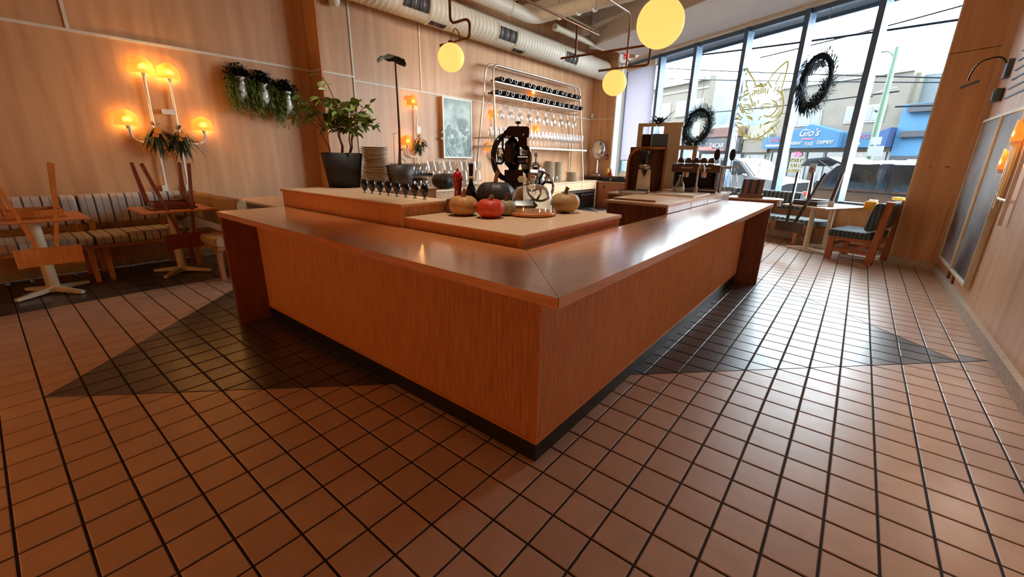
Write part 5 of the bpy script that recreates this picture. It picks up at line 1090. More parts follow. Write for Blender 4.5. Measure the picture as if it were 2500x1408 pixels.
spot(-5.2, 5.0, 25.5, -5.2, 5.0, 6, 150*LAMP, 'added fill spot out of view over the pumpkin plinth', 34, NEU)
spot(-2.0, 16, 25.5, -3.0, 16.5, 6, 80*LAMP, 'added fill spot out of view over the window arm of the bar', 34, NEU)
spot(-18, 14, 26, -31, 30, 9, 60*LAMP, 'added fill spot out of view aimed at the back bar', 50)
spot(-12, 4, 23, -31, 34, 22.5, 190*LAMP, 'added fill spot out of view aimed along the spiral duct', 48)
emission('frosted_fill_glow', sl(246, 226, 208), 14.0*LAMP)  # for lamps added out of view to brighten the counter side and floor
for y, lab in ((3, 'added unseen frosted fill lamp on the near wall beside the bar corner'), (13, 'added unseen frosted fill lamp on the near wall before the pictures')):
    o = thing('frosted_fill_lamp', lab, 'wall lamp', t3(11.2, y, 4.2)); MB().ball(t3(10.5, y, 4.9), .5*T, n=18, m=12).build('globe', 'frosted_fill_glow', o, world=True); B('back_plate', 'white_metal', o, *tb((11.05, y-.3, 4.2), (11.2, y+.3, 5.4))); MB().tube([t3(11.1, y, 4.4), t3(10.5, y, 4.42)], .08*T, n=8).build('arm', 'white_metal', o, world=True)

# ---------------------------------------------------------------- seating at the window
def SM(s, D, z=0.0, rz=0.0): return Matrix.Translation(sd(s, D, z)) @ Matrix.Rotation(RZW+rz, 4, 'Z')
def stx(name, m, par, s, D, z, a, b, bev=0.0, **k):                 # box in the street frame about (s, D, z)
    mb = MB().box(Vector(a)*T, Vector(b)*T, bev); M = SM(s, D, z); mb.v = [M @ v for v in mb.v]; return mb.build(name, m, par, world=True, **k)
stripe_mat('window_fabric', sl(126, 140, 138), sl(92, 106, 106), sl(52, 64, 70), 'X', 0.5*T, 0.4); stripe_mat('lounge_fabric', sl(88, 104, 108), sl(62, 76, 82), sl(38, 48, 60), 'X', 0.3*T, 0.35)
wbn = thing('window_banquette', 'long checked green window banquette under the glass', 'banquette', sd(-34, 40, 0), rz=RZW)
Mr = Matrix.Rotation(-PI/2, 4, 'Z')
def cush_s(par, name, s0, s1, D0, D1, z0, z1, r, m):               # cushion whose length runs along the street
    mb = MB(); cushion(mb, -D1*T, -D0*T, s0*T, s1*T, z0*T, z1*T, r*T); M = Matrix(((0, 1, 0, 0), (-1, 0, 0, 0), (0, 0, 1, 0), (0, 0, 0, 1)))
    mb.v = [Matrix.Rotation(RZW, 4, 'Z') @ (M @ v) for v in mb.v]; return mb.build(name, m, par, world=True)
for a, b in ((-49, -39), (-39, -30), (-30, -21.8)): cush_s(wbn, 'back_cushion', a+.05, b-.05, 41.0, 41.7, 3.2, 5.05, .3, 'window_fabric')
for a, b in ((-49, -39), (-39, -29), (-29, -17.8)): cush_s(wbn, 'seat_cushion', a+.05, b-.05, 38.3, 41.0, 2.1, 2.65, .24, 'window_fabric')
sbox('seat_frame', 'lounge_wood', wbn, -49, -18.3, 38.6, 41.5, 1.85, 2.1)
for s_ in (-48.5, -40, -31, -20.2):
    sbox('leg', 'bench_wood', wbn, s_, s_+.38, 38.7, 39.05, 0, 1.85); sbox('rear_leg', 'bench_wood', wbn, s_, s_+.35, 41.1, 41.45, 0, 1.85)
    sbox('stretcher', 'bench_wood', wbn, s_+.05, s_+.25, 39.05, 41.1, .8, 1.05)
wt = thing('window_table', 'long pale window table carrying the dark upturned chair', 'table', sd(-17.2, 37.5, 0), rz=RZW)
sbox('tabletop', 'pale_laminate', wt, -19.1, -15.1, 34.5, 40.6, 4.2, 4.33, bev=.01)
for D in (36.6, 39.4):
    MB().cyl(sd(-17.4, D, .15), sd(-17.4, D, 4.2), .22*T, .2*T, n=14).build('column', 'powder_cream', wt, world=True)
    for e in (-1, 1): MB().taper(sd(-17.4, D, .25), sd(-17.4+1.85*e, D, .12), .3*T, .3*T, .2*T, .12*T).build('foot', 'powder_cream', wt, world=True)
upturned_chair(sd(-17.5, 36.3, 4.33), -PI/2-TH, 'dark brown chair turned upside down on the window table', 'chair_dark')
stx('card', 'linen', tag(thing('table_card', 'white folded card on the window table', 'card', sd(-15.9, 36.4, 4.33), rz=RZW), None), -15.9, 36.4, 4.33, (-.25, -.02, 0), (.25, .02, .5))
lo = thing('lounge_chair', 'low wooden lounge chair with dark checked cushions at the window table', 'armchair', sd(-13.2, 37.2, 0), rz=RZW)
for D in (35.6, 39.3):
    sbox('front_leg', 'lounge_wood', lo, -14.9, -14.45, D, D+.35, 0, 2.0)
    MB().taper(sd(-11.75, D+.17, 0), sd(-11.35, D+.17, 5.2), .5*T, .36*T, .46*T, .34*T, up=tuple(WN)).build('rear_post', 'lounge_wood', lo, world=True)
    sbox('side_rail', 'lounge_wood', lo, -14.45, -11.9, D+.08, D+.28, 1.75, 2.0); sbox('low_stretcher', 'lounge_wood', lo, -14.45, -11.9, D+.08, D+.28, .75, 1.05)
    MB().bar(sd(-13.0, D+.18, 1.0), sd(-11.85, D+.18, 1.75), .2*T, .24*T).build('brace', 'lounge_wood', lo, world=True)
sbox('cross_rail', 'lounge_wood', lo, -14.85, -14.6, 35.95, 39.3, 1.2, 1.5)
cush_s(lo, 'seat_cushion', -15.0, -11.95, 35.5, 39.75, 2.0, 2.6, .22, 'lounge_fabric')
mb = MB(); cushion(mb, -12.55*T, -11.9*T, 35.3*T, 39.8*T, 2.75*T, 5.05*T, .26*T)
mb.v = [Matrix.Rotation(RZW, 4, 'Z') @ (v+Vector(((v.z-2.75*T)*.16, 0, 0))) for v in mb.v]; mb.build('back_cushion', 'lounge_fabric', lo, world=True)
_p = sd(-13.2, 35.8); WM[lo.name] = Matrix.Translation(_p) @ Matrix.Rotation(math.radians(11), 4, 'Z') @ Matrix.Translation(-_p) @ WM[lo.name]; lo.matrix_world = WM[lo.name]
# clutter on the sill behind the lounge chair
mat('yellow_card', sl(244, 176, 40), sl(232, 160, 30), rough=.6); mat('blue_card', sl(150, 176, 220), sl(134, 160, 206), rough=.6)
ss = thing('side_table', 'small white topped table behind the lounge chair', 'table', sd(-14.2, 40.4, 0), rz=RZW)
sbox('tabletop', 'pale_laminate', ss, -15.0, -12.1, 39.6, 41.4, 4.0, 4.1); MB().cyl(sd(-13.6, 40.5, 0), sd(-13.6, 40.5, 4.0), .18*T, n=12).build('column', 'powder_cream', ss, world=True); MB().lathe([(.9*T, 0), (.85*T, .1*T), (.2*T, .2*T)], 18, sd(-13.6, 40.5, 0)).build('base', 'powder_cream', ss, world=True)
for nm, cat, lab, m, s_, D, dims, rz in (('carton', 'box', 'bright yellow carton lying on the small window side table', 'yellow_card', -14.7, 40.0, (.9, .5, .7), .3), ('paper_stack', 'paper', 'white crumpled papers on the small window side table', 'linen', -13.4, 40.0, (1.3, .7, .25), -.3), ('envelope', 'envelope', 'pale blue envelope beside the yellow carton', 'blue_card', -13.7, 40.9, (.9, .6, .15), .2), ('paper_bag', 'bag', 'white folded paper bag leaning at the pier end of the side table', 'linen', -12.5, 40.6, (.5, .7, 1.0), .5)):
    o = thing(nm, lab, cat, M=SM(s_, D, 4.1, rz)); MB().box(Vector((-dims[0]/2, -dims[1]/2, 0))*T, Vector((dims[0]/2, dims[1]/2, dims[2]))*T, .008).build('body', m, o); MB().box(Vector((-dims[0]*.4, -dims[1]*.4, dims[2]))*T, Vector((dims[0]*.4, dims[1]*.45, dims[2]+.05))*T).build('flap', m, o)
fb = thing('flower_posy', 'small posy of yellow flowers in a glass on the side table', 'flowers', sd(-13.2, 41.0, 4.1)); rnd = random.Random(6)
MB().lathe([(.02*T, 0), (.22*T, 0), (.26*T, .7*T)], 12).build('glass', 'clear_glass', fb); mb = MB(); mat('petal_yellow', sl(236, 214, 90), sl(220, 196, 70), rough=.7)
for k in range(12): d = Vector((rnd.uniform(-.6, .6), rnd.uniform(-.6, .6), 1)); mb.ball(Vector((0, 0, .5))*T+d*.6*T, .14*T, n=8, m=5)
mb.build('blooms', 'petal_yellow', fb)

# ---------------------------------------------------------------- wreaths and window emblem
mat('wreath_dark', sl(40, 52, 60), sl(26, 36, 46), rough=.8, scale=20); mat('wreath_green', sl(84, 104, 72), sl(56, 74, 54), rough=.8, scale=20)
def wreath(name, label, s, D, z, R, r, yaw, seed, m2, top, oval=1.0):
    rnd = random.Random(seed); o = thing(name, label, 'wreath', M=SM(s, D, z, yaw) @ Matrix.Diagonal((oval, 1, 1, 1)), group='evergreen wreaths hanging in the window')
    MB().tube([Vector((math.cos(a)*R, 0, math.sin(a)*R*1.02))*T for a in [2*PI*k/36 for k in range(36)]], r*.42*T, n=8, closed=True).build('ring', 'wreath_dark', o)
    A_ = MB(); B_ = MB()
    for k in range(1500):
        a = rnd.uniform(0, 2*PI); b = rnd.uniform(0, 2*PI); rr = r*rnd.uniform(.3, .9)
        rad = Vector((math.cos(a), 0, math.sin(a))); tan = Vector((-math.sin(a), 0, math.cos(a))); p = rad*R+(rad*math.cos(b)+Vector((0, 1, 0))*math.sin(b)*.7)*rr
        d = tan*rnd.uniform(.3, 1)+rad*math.cos(b)*rnd.uniform(.2, .9)+Vector((0, math.sin(b), 0))*.5+Vector((0, 0, -.15)); (A_ if rnd.random() < .7 else B_).leaf(p*T, d, rnd.uniform(.45, 1.0)*T, rnd.uniform(.08, .17)*T, .15)
    for k in range(40):
        a = rnd.uniform(0, 2*PI); rad = Vector((math.cos(a), 0, math.sin(a))); A_.leaf(rad*(R+r*.5)*T, rad+Vector((0, 0, .3)), rnd.uniform(.8, 1.4)*T, .08*T, .2)
    A_.build('needles', 'wreath_dark', o, kind='stuff'); B_.build('sprigs', m2, o, kind='stuff')
    MB().tube([Vector((0, 0, R+r*.3))*T, Vector((0, 0, top-z))*T], .03*T, n=5).build('hanging_cord', 'black_paint', o); return o
wreath('wreath', 'green wreath on a black cord in front of the far building windows', -37.6, 41.3, 12.5, 1.95, .58, 0, 2, 'wreath_green', 18.5)
wreath('wreath', 'dark wreath hanging high between emblem and lamp post', -22.8, 41.0, 15.85, 2.2, .72, 0, 7, 'wreath_dark', 22.5, .64)
LYNX = {"ear":[[[-32.29,15.77],[-32.46,17.0],[-32.57,18.14],[-32.39,18.54],[-32.21,18.58],[-31.83,18.16],[-31.29,17.56],[-30.82,17.03],[-30.61,16.62]],[[-29.33,16.45],[-29.02,16.78],[-28.58,17.47],[-27.85,18.08],[-27.24,18.47],[-27.08,18.46],[-27.0,17.88],[-27.09,16.88],[-27.19,16.04],[-27.3,15.75]]],"fur":[[[-32.11,17.35],[-31.88,17.05],[-31.91,16.79],[-31.63,16.42],[-31.65,16.16]],[[-32.05,16.08],[-31.91,15.79]],[[-27.43,17.62],[-27.72,17.15],[-27.91,16.75],[-28.07,16.47],[-27.95,16.26]],[[-27.55,16.09],[-27.58,15.91]],[[-32.2,18.15],[-32.12,17.87]],[[-30.8,16.38],[-30.18,16.43],[-29.52,16.28],[-29.09,16.42]],[[-30.58,16.48],[-29.88,16.52],[-29.26,16.5]],[[-29.01,16.72],[-28.48,16.02]],[[-32.32,15.7],[-32.55,15.18],[-32.66,14.65],[-32.67,14.09],[-32.61,13.39]],[[-31.41,15.8],[-31.88,15.65],[-32.26,15.43],[-32.43,15.04]],[[-27.23,15.62],[-26.88,14.96],[-26.64,14.2],[-26.61,13.45],[-26.83,12.84],[-27.19,12.48]],[[-27.82,15.69],[-27.35,15.51],[-27.05,15.1]],[[-31.07,15.76],[-31.17,15.44]],[[-30.77,15.86],[-30.84,15.4]],[[-30.57,16.03],[-30.53,15.5]],[[-30.33,16.06],[-30.32,15.61]],[[-30.1,16.1],[-30.06,15.51]],[[-29.88,16.14],[-29.79,15.54]],[[-29.65,16.17],[-29.6,15.59]],[[-29.42,16.17],[-29.42,15.63]],[[-29.18,16.11],[-29.17,15.54]],[[-28.85,16.01],[-28.88,15.44]],[[-30.39,14.83],[-30.4,14.3]],[[-30.2,14.68],[-30.15,14.08]],[[-29.85,14.9],[-29.8,14.51]],[[-31.09,15.43],[-30.72,14.86],[-30.52,14.31]],[[-32.46,14.77],[-32.05,14.04],[-31.53,13.59]],[[-32.32,14.89],[-31.92,14.24],[-31.49,13.79]],[[-32.52,13.81],[-32.08,13.35],[-31.67,13.05]],[[-32.58,13.25],[-32.18,13.02],[-31.82,12.92]],[[-32.38,12.68],[-31.9,12.51],[-31.45,12.41]],[[-32.65,12.7],[-32.18,12.18],[-31.67,11.8]],[[-31.13,13.28],[-30.69,13.18],[-30.23,12.95]],[[-30.92,13.1],[-30.48,12.97],[-30.15,12.74]],[[-29.15,13.14],[-29.29,12.88],[-29.37,12.69]],[[-28.85,13.18],[-28.35,13.01],[-27.76,13.03]],[[-28.13,14.72],[-27.54,14.41],[-27.24,14.0]],[[-27.89,14.32],[-27.47,14.09],[-27.24,13.69]],[[-27.27,13.82],[-27.54,13.4],[-28.05,12.99]],[[-26.9,13.47],[-27.31,13.0],[-27.85,12.78]],[[-26.66,13.33],[-26.94,12.97],[-27.32,12.74]],[[-32.35,11.69],[-31.77,11.45],[-30.9,11.0],[-30.0,10.69],[-29.26,10.67],[-28.52,10.91],[-27.99,11.36],[-27.5,11.85],[-27.16,12.35]],[[-32.02,11.82],[-31.13,11.29],[-30.22,10.97]],[[-27.95,11.16],[-27.45,11.66],[-26.97,12.15],[-26.69,12.51]],[[-28.48,12.17],[-28.07,12.41],[-27.33,12.42]],[[-31.19,11.98],[-30.96,12.11],[-30.65,11.82]],[[-30.57,12.22],[-30.45,11.88]],[[-28.96,12.27],[-28.96,11.87]],[[-28.63,12.18],[-28.35,12.29],[-27.98,12.34]]],"eye":[[[-31.85,14.5],[-31.48,14.57],[-31.06,14.53],[-30.6,14.32]],[[-31.59,14.27],[-31.3,14.28],[-31.19,14.37],[-30.94,14.35],[-30.64,14.12],[-30.67,13.86],[-30.91,13.84],[-31.19,13.97],[-31.32,14.18]],[[-31.08,14.23],[-30.86,14.17],[-30.82,14.0],[-31.02,14.02],[-31.08,14.23]],[[-31.59,13.87],[-31.1,13.55],[-30.6,13.55]],[[-30.48,14.11],[-30.36,13.76],[-30.53,13.58]],[[-29.31,13.87],[-29.22,14.19],[-28.97,14.42],[-28.5,14.38],[-28.03,14.27]],[[-29.25,13.93],[-28.99,13.84]],[[-28.99,14.17],[-28.72,14.01],[-28.32,13.91],[-27.98,14.07]],[[-28.69,14.2],[-28.61,14.04],[-28.42,14.02],[-28.42,14.18]],[[-29.33,14.33],[-29.35,13.87]]],"whisk":[[[-28.11,10.83],[-28.88,10.39],[-29.64,10.2],[-30.31,10.21]],[[-27.8,11.15],[-27.83,10.62],[-27.58,10.15]],[[-27.48,11.79],[-27.08,11.32],[-26.85,10.92]],[[-27.11,12.09],[-26.78,11.62]],[[-32.24,11.19],[-31.96,10.25]]]}
_m = mat('gold_line', sl(132, 118, 70), sl(108, 98, 58), rough=.5)
_n = _m.node_tree.nodes; _t = _n.new('ShaderNodeBsdfTranslucent'); _t.inputs[0].default_value = (.055, .045, .012, 1); _x = _n.new('ShaderNodeAddShader')
_m.node_tree.links.new(_n['Principled BSDF'].outputs[0], _x.inputs[0]); _m.node_tree.links.new(_t.outputs[0], _x.inputs[1]); _m.node_tree.links.new(_x.outputs[0], _n['Material Output'].inputs[0])
em = thing('window_emblem', 'gold line drawing of a pointed ear cat face on the glass', 'window decal', sd(-29.6, 42.15, 10), rz=RZW)
def ribbon(pts, w, taper=True):
    mb = MB(); vs = []; m = len(pts)
    for i, p in enumerate(pts):
        p = Vector((p[0], p[1])); a = Vector(pts[max(i-1, 0)]); b = Vector(pts[min(i+1, m-1)]); d = (b-a); d = d.normalized() if d.length > 0 else Vector((1, 0)); nn = Vector((-d.y, d.x)); ww = w*(1 if not taper else (.35+.65*math.sin(PI*(i+.5)/m)))
        for e in (-1, 1): q = p+nn*(e*ww/2); vs.append(sd(q.x, 42.17, q.y))
    return mb.add(vs, [(2*i, 2*i+1, 2*i+3, 2*i+2) for i in range(m-1)])
for key, nm, w in (('ear', 'ear_outline', .25), ('fur', 'fur_stroke', .19), ('eye', 'eye_line', .13), ('whisk', 'chin_line', .1)):
    for l in LYNX[key]: ribbon(l, w).build(nm, 'gold_line', em, world=True)
for k in range(46):                            # short fur ticks following the cheeks
    a = rnd.uniform(0, 2*PI); c = Vector((-29.55, 13.6)); rr = rnd.uniform(2.0, 2.9); p = c+Vector((math.cos(a)*rr, math.sin(a)*rr*1.15)); d = Vector((math.cos(a+.5), math.sin(a+.5)-.4)).normalized()*rnd.uniform(.3, .7)
    if p.y < 16.6: ribbon([tuple(p), tuple(p+d*.5+Vector((.04, .03))), tuple(p+d)], .12).build('fur_stroke', 'gold_line', em, world=True)

# ---------------------------------------------------------------- outside: canopy, street, buildings
GZ = -0.8
EXT_DIM = 0.31  # darkens outdoor colours to stand in for a lower daylight exposure
def xl(*c): return tuple(v*EXT_DIM for v in sl(*c)[:3])+(1,)
mat('asphalt', xl(92, 94, 98), xl(80, 82, 86), rough=.85, scale=8); mat('pavement', xl(140, 140, 138), xl(126, 126, 124), rough=.85, scale=3); mat('canopy_metal', xl(86, 106, 128), xl(76, 96, 118), rough=.5)
out = wall('exterior_canopy'); sbox('soffit_board', 'canopy_metal', out, -60, -4, 43.0, 46.0, 22.95, 23.6); sbox('front_edge', 'dark_frame', out, -60, -4, 46.0, 46.3, 22.7, 24.2)
ow = wall('exterior_facade'); mat('render_grey', xl(120, 116, 112), xl(110, 106, 102), rough=.8); sbox('upper_wall', 'render_grey', ow, -120, 40, 42.9, 43.6, 24.2, 62); sbox('flank_wall', 'render_grey', ow, -120, -56, 42.9, 43.6, GZ, 24.2); sbox('pier_wall', 'render_grey', ow, -11.9, 40, 42.9, 43.6, GZ, 24.2)
st = wall('street'); sbox('pavement_near', 'pavement', st, -260, 80, 42.6, 56, GZ-.6, GZ+.1); sbox('road', 'asphalt', st, -260, 80, 56, 130, GZ-.6, GZ-.5); sbox('pavement_far', 'pavement', st, -260, 80, 130, 150, GZ-.6, GZ+.1)
for k in range(9): sbox('lane_mark', 'white_metal', st, -200+k*26, -190+k*26, 92.6, 93.1, GZ-.5, GZ-.48)
def em_(name, c1, c2, **k): return mat(name, xl(*c1), xl(*c2), rough=.85, **k)
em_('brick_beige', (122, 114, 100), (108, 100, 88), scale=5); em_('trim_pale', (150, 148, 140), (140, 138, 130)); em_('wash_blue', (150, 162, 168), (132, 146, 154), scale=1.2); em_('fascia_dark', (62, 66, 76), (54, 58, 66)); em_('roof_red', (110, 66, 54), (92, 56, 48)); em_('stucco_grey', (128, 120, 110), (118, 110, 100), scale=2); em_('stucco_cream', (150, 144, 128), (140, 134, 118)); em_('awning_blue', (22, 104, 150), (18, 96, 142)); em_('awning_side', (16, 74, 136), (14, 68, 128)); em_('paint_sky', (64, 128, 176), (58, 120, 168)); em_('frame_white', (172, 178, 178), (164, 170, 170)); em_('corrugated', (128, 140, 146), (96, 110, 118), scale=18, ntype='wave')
mat('far_glass', xl(84, 98, 106), xl(60, 74, 84), rough=.15, scale=.6); mat('shop_glass', xl(56, 66, 72), xl(40, 48, 54), rough=.15, scale=.5)
mat('sign_white', xl(200, 204, 206), xl(196, 200, 202), rough=.6); mat('sign_pink', xl(200, 70, 96), xl(192, 60, 88), rough=.6); mat('sign_red', xl(190, 56, 44), xl(180, 48, 38), rough=.6); mat('sign_yellow', xl(200, 178, 40), xl(190, 166, 32), rough=.6); emission('neon_pink', sl(255, 70, 110), 2.2)
def TX(s, D, z): return Matrix(((WD.x, 0, -WN.x, 0), (WD.y, 0, -WN.y, 0), (0, 1, 0, 0), (0, 0, 0, 1))).to_4x4() if False else Matrix.Translation(sd(s, D, z)) @ Matrix(((WD.x, 0, -WN.x, 0), (WD.y, 0, -WN.y, 0), (0, 1, 0, 0), (0, 0, 0, 1)))
def lettering(par, body, s, D, z, size, m, shear=0.0, sx=1.0, name='lettering'):
    return text_obj(name, body, size*T, m, par, wm(par).inverted() @ TX(s, D, z), shear=shear, extrude=.01, sx=sx)
FD = 150
def far_window(par, s0, s1, z0, z1, D=FD, cols=2, transom=True, sill=True):
    w = sbox('window', 'frame_white', par, s0, s1, D-.25, D, z0, z1); b = .3
    cw = (s1-s0-b*(cols+1))/cols; zt = z1-(z1-z0)*.32 if transom else z1-b
    for c in range(cols):
        a = s0+b+c*(cw+b); sbox('pane', 'far_glass', w, a, a+cw, D-.3, D-.25, z0+b, zt-(b/2 if transom else 0))
        if transom: sbox('pane', 'far_glass', w, a, a+cw, D-.3, D-.25, zt+b/2, z1-b)
    if sill: sbox('sill', 'trim_pale', w, s0-.5, s1+.5, D-.7, D, z0-.5, z0)
    return w
bA = thing('corner_building', 'beige three storey brick building with white windows beyond the coffee machine', 'building', sd(-160, FD, GZ))
sbox('front_wall', 'brick_beige', bA, -205, -143.2, FD, FD+.6, GZ, 41.5); sbox('side_wall', 'wash_blue', bA, -143.6, -143.0, FD, FD+95, GZ, 43.2); sbox('corner_strip', 'brick_beige', bA, -144.6, -142.9, FD-.1, FD+3, GZ, 43.5)
sbox('cornice', 'trim_pale', bA, -205, -143, FD-2.2, FD+1, 41.5, 43.2); sbox('frieze', 'trim_pale', bA, -205, -143, FD-.5, FD, 38.4, 39.2); sbox('shop_band', 'frame_white', bA, -205, -143, FD-.6, FD, 8.5, 15.8); sbox('string_course', 'trim_pale', bA, -205, -143, FD-.3, FD, 16.2, 16.9)
for s0 in (-191.5, -181.5, -171.5, -161.5, -151.3):
    far_window(bA, s0, s0+6.3, 28.2, 34.6); far_window(bA, s0, s0+6.3, 18.2, 24.5)
sbox('shop_glass', 'shop_glass', bA, -200, -145, FD-.3, FD, 1.5, 8.5)
bB = thing('low_shop', 'low dark shop with a white and red sign next to the corner building', 'building', sd(-130, FD, GZ))
sbox('wall', 'fascia_dark', bB, -143, -120.5, FD+.2, FD+40, GZ, 21.0); sbox('awning', 'fascia_dark', bB, -142, -121, FD-3, FD+.2, 12.0, 17.2); sbox('roof_edge', 'roof_red', bB, -143, -121, FD-.6, FD+.2, 18.0, 21.6); sbox('parapet', 'wash_blue', bB, -143, -121, FD, FD+.4, 21.6, 23)
sbox('sign_board', 'fascia_dark', bB, -141, -122, FD-3.3, FD-3, 12.4, 15.6); lettering(bB, 'ZACAR', -131.6, FD-3.4, 14.3, 2.6, 'sign_white', .15, .9); sbox('sign_bar', 'sign_red', bB, -140.8, -133.5, FD-3.5, FD-3.3, 12.5, 14.0); sbox('sign_bar', 'sign_red', bB, -134.6, -127, FD-3.5, FD-3.3, 12.4, 12.9); sbox('shop_glass', 'shop_glass', bB, -142, -121.5, FD, FD+.2, .5, 11)
bC = thing('garage_building', 'cream low building with grey fascia and garage opening behind the emblem', 'building', sd(-115, FD, GZ))
sbox('wall', 'stucco_cream', bC, -120.5, -109.2, FD+.4, FD+40, GZ, 21.6); sbox('fascia', 'stucco_grey', bC, -120.3, -109.4, FD-1.2, FD+.4, 11.6, 16.6); sbox('cornice', 'trim_pale', bC, -120.5, -109.2, FD-1.6, FD+.4, 16.6, 18.2); sbox('opening', 'shop_glass', bC, -119, -110.8, FD+.1, FD+.4, .2, 10.6); sbox('door_head', 'frame_white', bC, -117.5, -110.8, FD-.1, FD+.1, 10.0, 10.8); sbox('door_post', 'frame_white', bC, -117.9, -117.2, FD-.1, FD+.1, .2, 10.8)
sbox('far_block', 'wash_blue', bC, -121, -110, FD+45, FD+60, GZ, 40)
bD = thing('equipment_shop', 'grey stucco two storey shop building with a bright blue awning', 'building', sd(-90, FD, GZ))
sbox('wall', 'stucco_grey', bD, -109.2, -69.6, FD+.3, FD+45, GZ, 33.6); sbox('parapet', 'stucco_grey', bD, -96, -83, FD, FD+1, 33.6, 35.2); sbox('coping', 'trim_pale', bD, -109.2, -69.6, FD-.2, FD+1, 33.4, 33.9)
for s0, s1 in ((-103.4, -92.6), (-85.2, -74.2)):
    w = sbox('window', 'frame_white', bD, s0, s1, FD, FD+.3, 20.3, 25.4)
    for a, b in ((.4, 2.9), (3.3, 7.6), (8.0, 10.4)): sbox('pane', 'far_glass', w, s0+a, s0+b, FD-.1, FD, 20.8, 24.9)
sbox('shopfront', 'shop_glass', bD, -108, -71, FD+.1, FD+.3, .6, 12.0); sbox('brick_band', 'stucco_grey', bD, -109, -70, FD-.4, FD+.1, 11.6, 13.0)
for s_ in (-108.5, -101.5, -95.2, -89, -82, -75.5, -70.4): sbox('shop_post', 'frame_white', bD, s_, s_+.7, FD-.3, FD+.1, .2, 11.8)
def awn(par, name, pts, D0, D1, m): return MB().prism([(a*T, b*T) for a, b in pts], -D1*T, -D0*T, Matrix.Rotation(RZW, 4, 'Z') @ Matrix(((1, 0, 0, 0), (0, 0, -1, 0), (0, 1, 0, 0), (0, 0, 0, 1)))).build(name, m, par, world=True)
aw = thing('shop_awning', 'bright blue gabled shop awning with white lettering', 'awning', sd(-91, FD-5, 13))
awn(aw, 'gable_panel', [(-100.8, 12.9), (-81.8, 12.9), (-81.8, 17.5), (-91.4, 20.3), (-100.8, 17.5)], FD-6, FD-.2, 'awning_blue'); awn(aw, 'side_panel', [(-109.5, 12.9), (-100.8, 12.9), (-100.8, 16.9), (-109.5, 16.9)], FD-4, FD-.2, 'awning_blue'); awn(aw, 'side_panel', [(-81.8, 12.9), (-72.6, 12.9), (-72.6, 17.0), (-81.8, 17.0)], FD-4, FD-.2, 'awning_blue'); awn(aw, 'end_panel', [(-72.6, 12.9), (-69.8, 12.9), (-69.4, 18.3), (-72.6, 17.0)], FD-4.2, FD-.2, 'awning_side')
lettering(aw, "Gio's", -91.6, FD-6.1, 17.6, 3.3, 'sign_white', .35)
for k, (wd_, s_) in enumerate((('RESTAURANT', -96.2), ('FOOD', -90.7), ('EQUIPMENT', -85.7))): lettering(aw, wd_, s_, FD-6.1, (14.4, 14.1, 14.5)[k], 1.5, 'sign_white', .08, .62)
sbox('small_line', 'sign_pink', aw, -93.6, -89.6, FD-6.12, FD-6.02, 15.5, 15.95)
lettering(aw, 'SERVICE', -77.2, FD-4.1, 15.9, 1.7, 'sign_pink', .2); sbox('small_line', 'sign_white', aw, -80.6, -76.5, FD-4.12, FD-4.02, 13.6, 14.2); lettering(aw, 'SALES', -104.6, FD-4.1, 15.7, 1.7, 'sign_pink', .2); sbox('small_line', 'sign_white', aw, -108, -101.5, FD-4.12, FD-4.02, 13.6, 14.2)
ns = thing('neon_sign', 'oval pink lit sign in the shop window under the awning', 'sign', sd(-97.9, FD-.4, 11)); MB().tube([sd(-97.9+1.4*math.cos(a), FD-.5, 10.9+.75*math.sin(a)) for a in [2*PI*k/24 for k in range(24)]], .14*T, n=6, closed=True).build('oval_tube', 'neon_pink', ns, world=True); lettering(ns, 'OPEN', -97.9, FD-.5, 10.9, 1.0, 'neon_pink')
wl_ = thing('window_lettering', 'yellow sales and service lettering on the shop windows', 'sign', sd(-98, FD-.4, 6))
for body, s_, z, sz in (('SALES', -97.8, 7.0, 1.9), ('SERVICE', -97.8, 5.2, 1.7), ('PARTS', -97.8, 8.8, 1.9), ('SALES', -103.4, 8.6, 1.8)): lettering(wl_, body, s_, FD-.05, z, sz, 'sign_yellow', 0, .95)
bE = thing('sky_blue_building', 'sky blue painted building beside the window pier', 'building', sd(-60, FD, GZ))
sbox('wall', 'paint_sky', bE, -69.4, -30, FD-1, FD+40, 10.5, 24.6); sbox('ground_floor', 'fascia_dark', bE, -69.4, -30, FD-1, FD+40, GZ, 10.5); sbox('ledge', 'fascia_dark', bE, -67.5, -30, FD-2.6, FD-1, 22.2, 24.2); sbox('ledge', 'fascia_dark', bE, -67.8, -30, FD-2.2, FD-1, 15.6, 17.2); sbox('roof_screen', 'corrugated', bE, -68.6, -40, FD+4, FD+5, 24.6, 32.5); sbox('roof_wall', 'stucco_cream', bE, -69.6, -68.6, FD+2, FD+6, 24.6, 33)
w = sbox('window', 'frame_white', bE, -64.8, -54, FD-1.2, FD-1, 6.0, 9.6)
for i in range(4):
    for j in range(2): sbox('pane', 'far_glass', w, -64.4+i*2.6, -62.3+i*2.6, FD-1.3, FD-1.2, 6.4+j*1.6, 7.6+j*1.6)
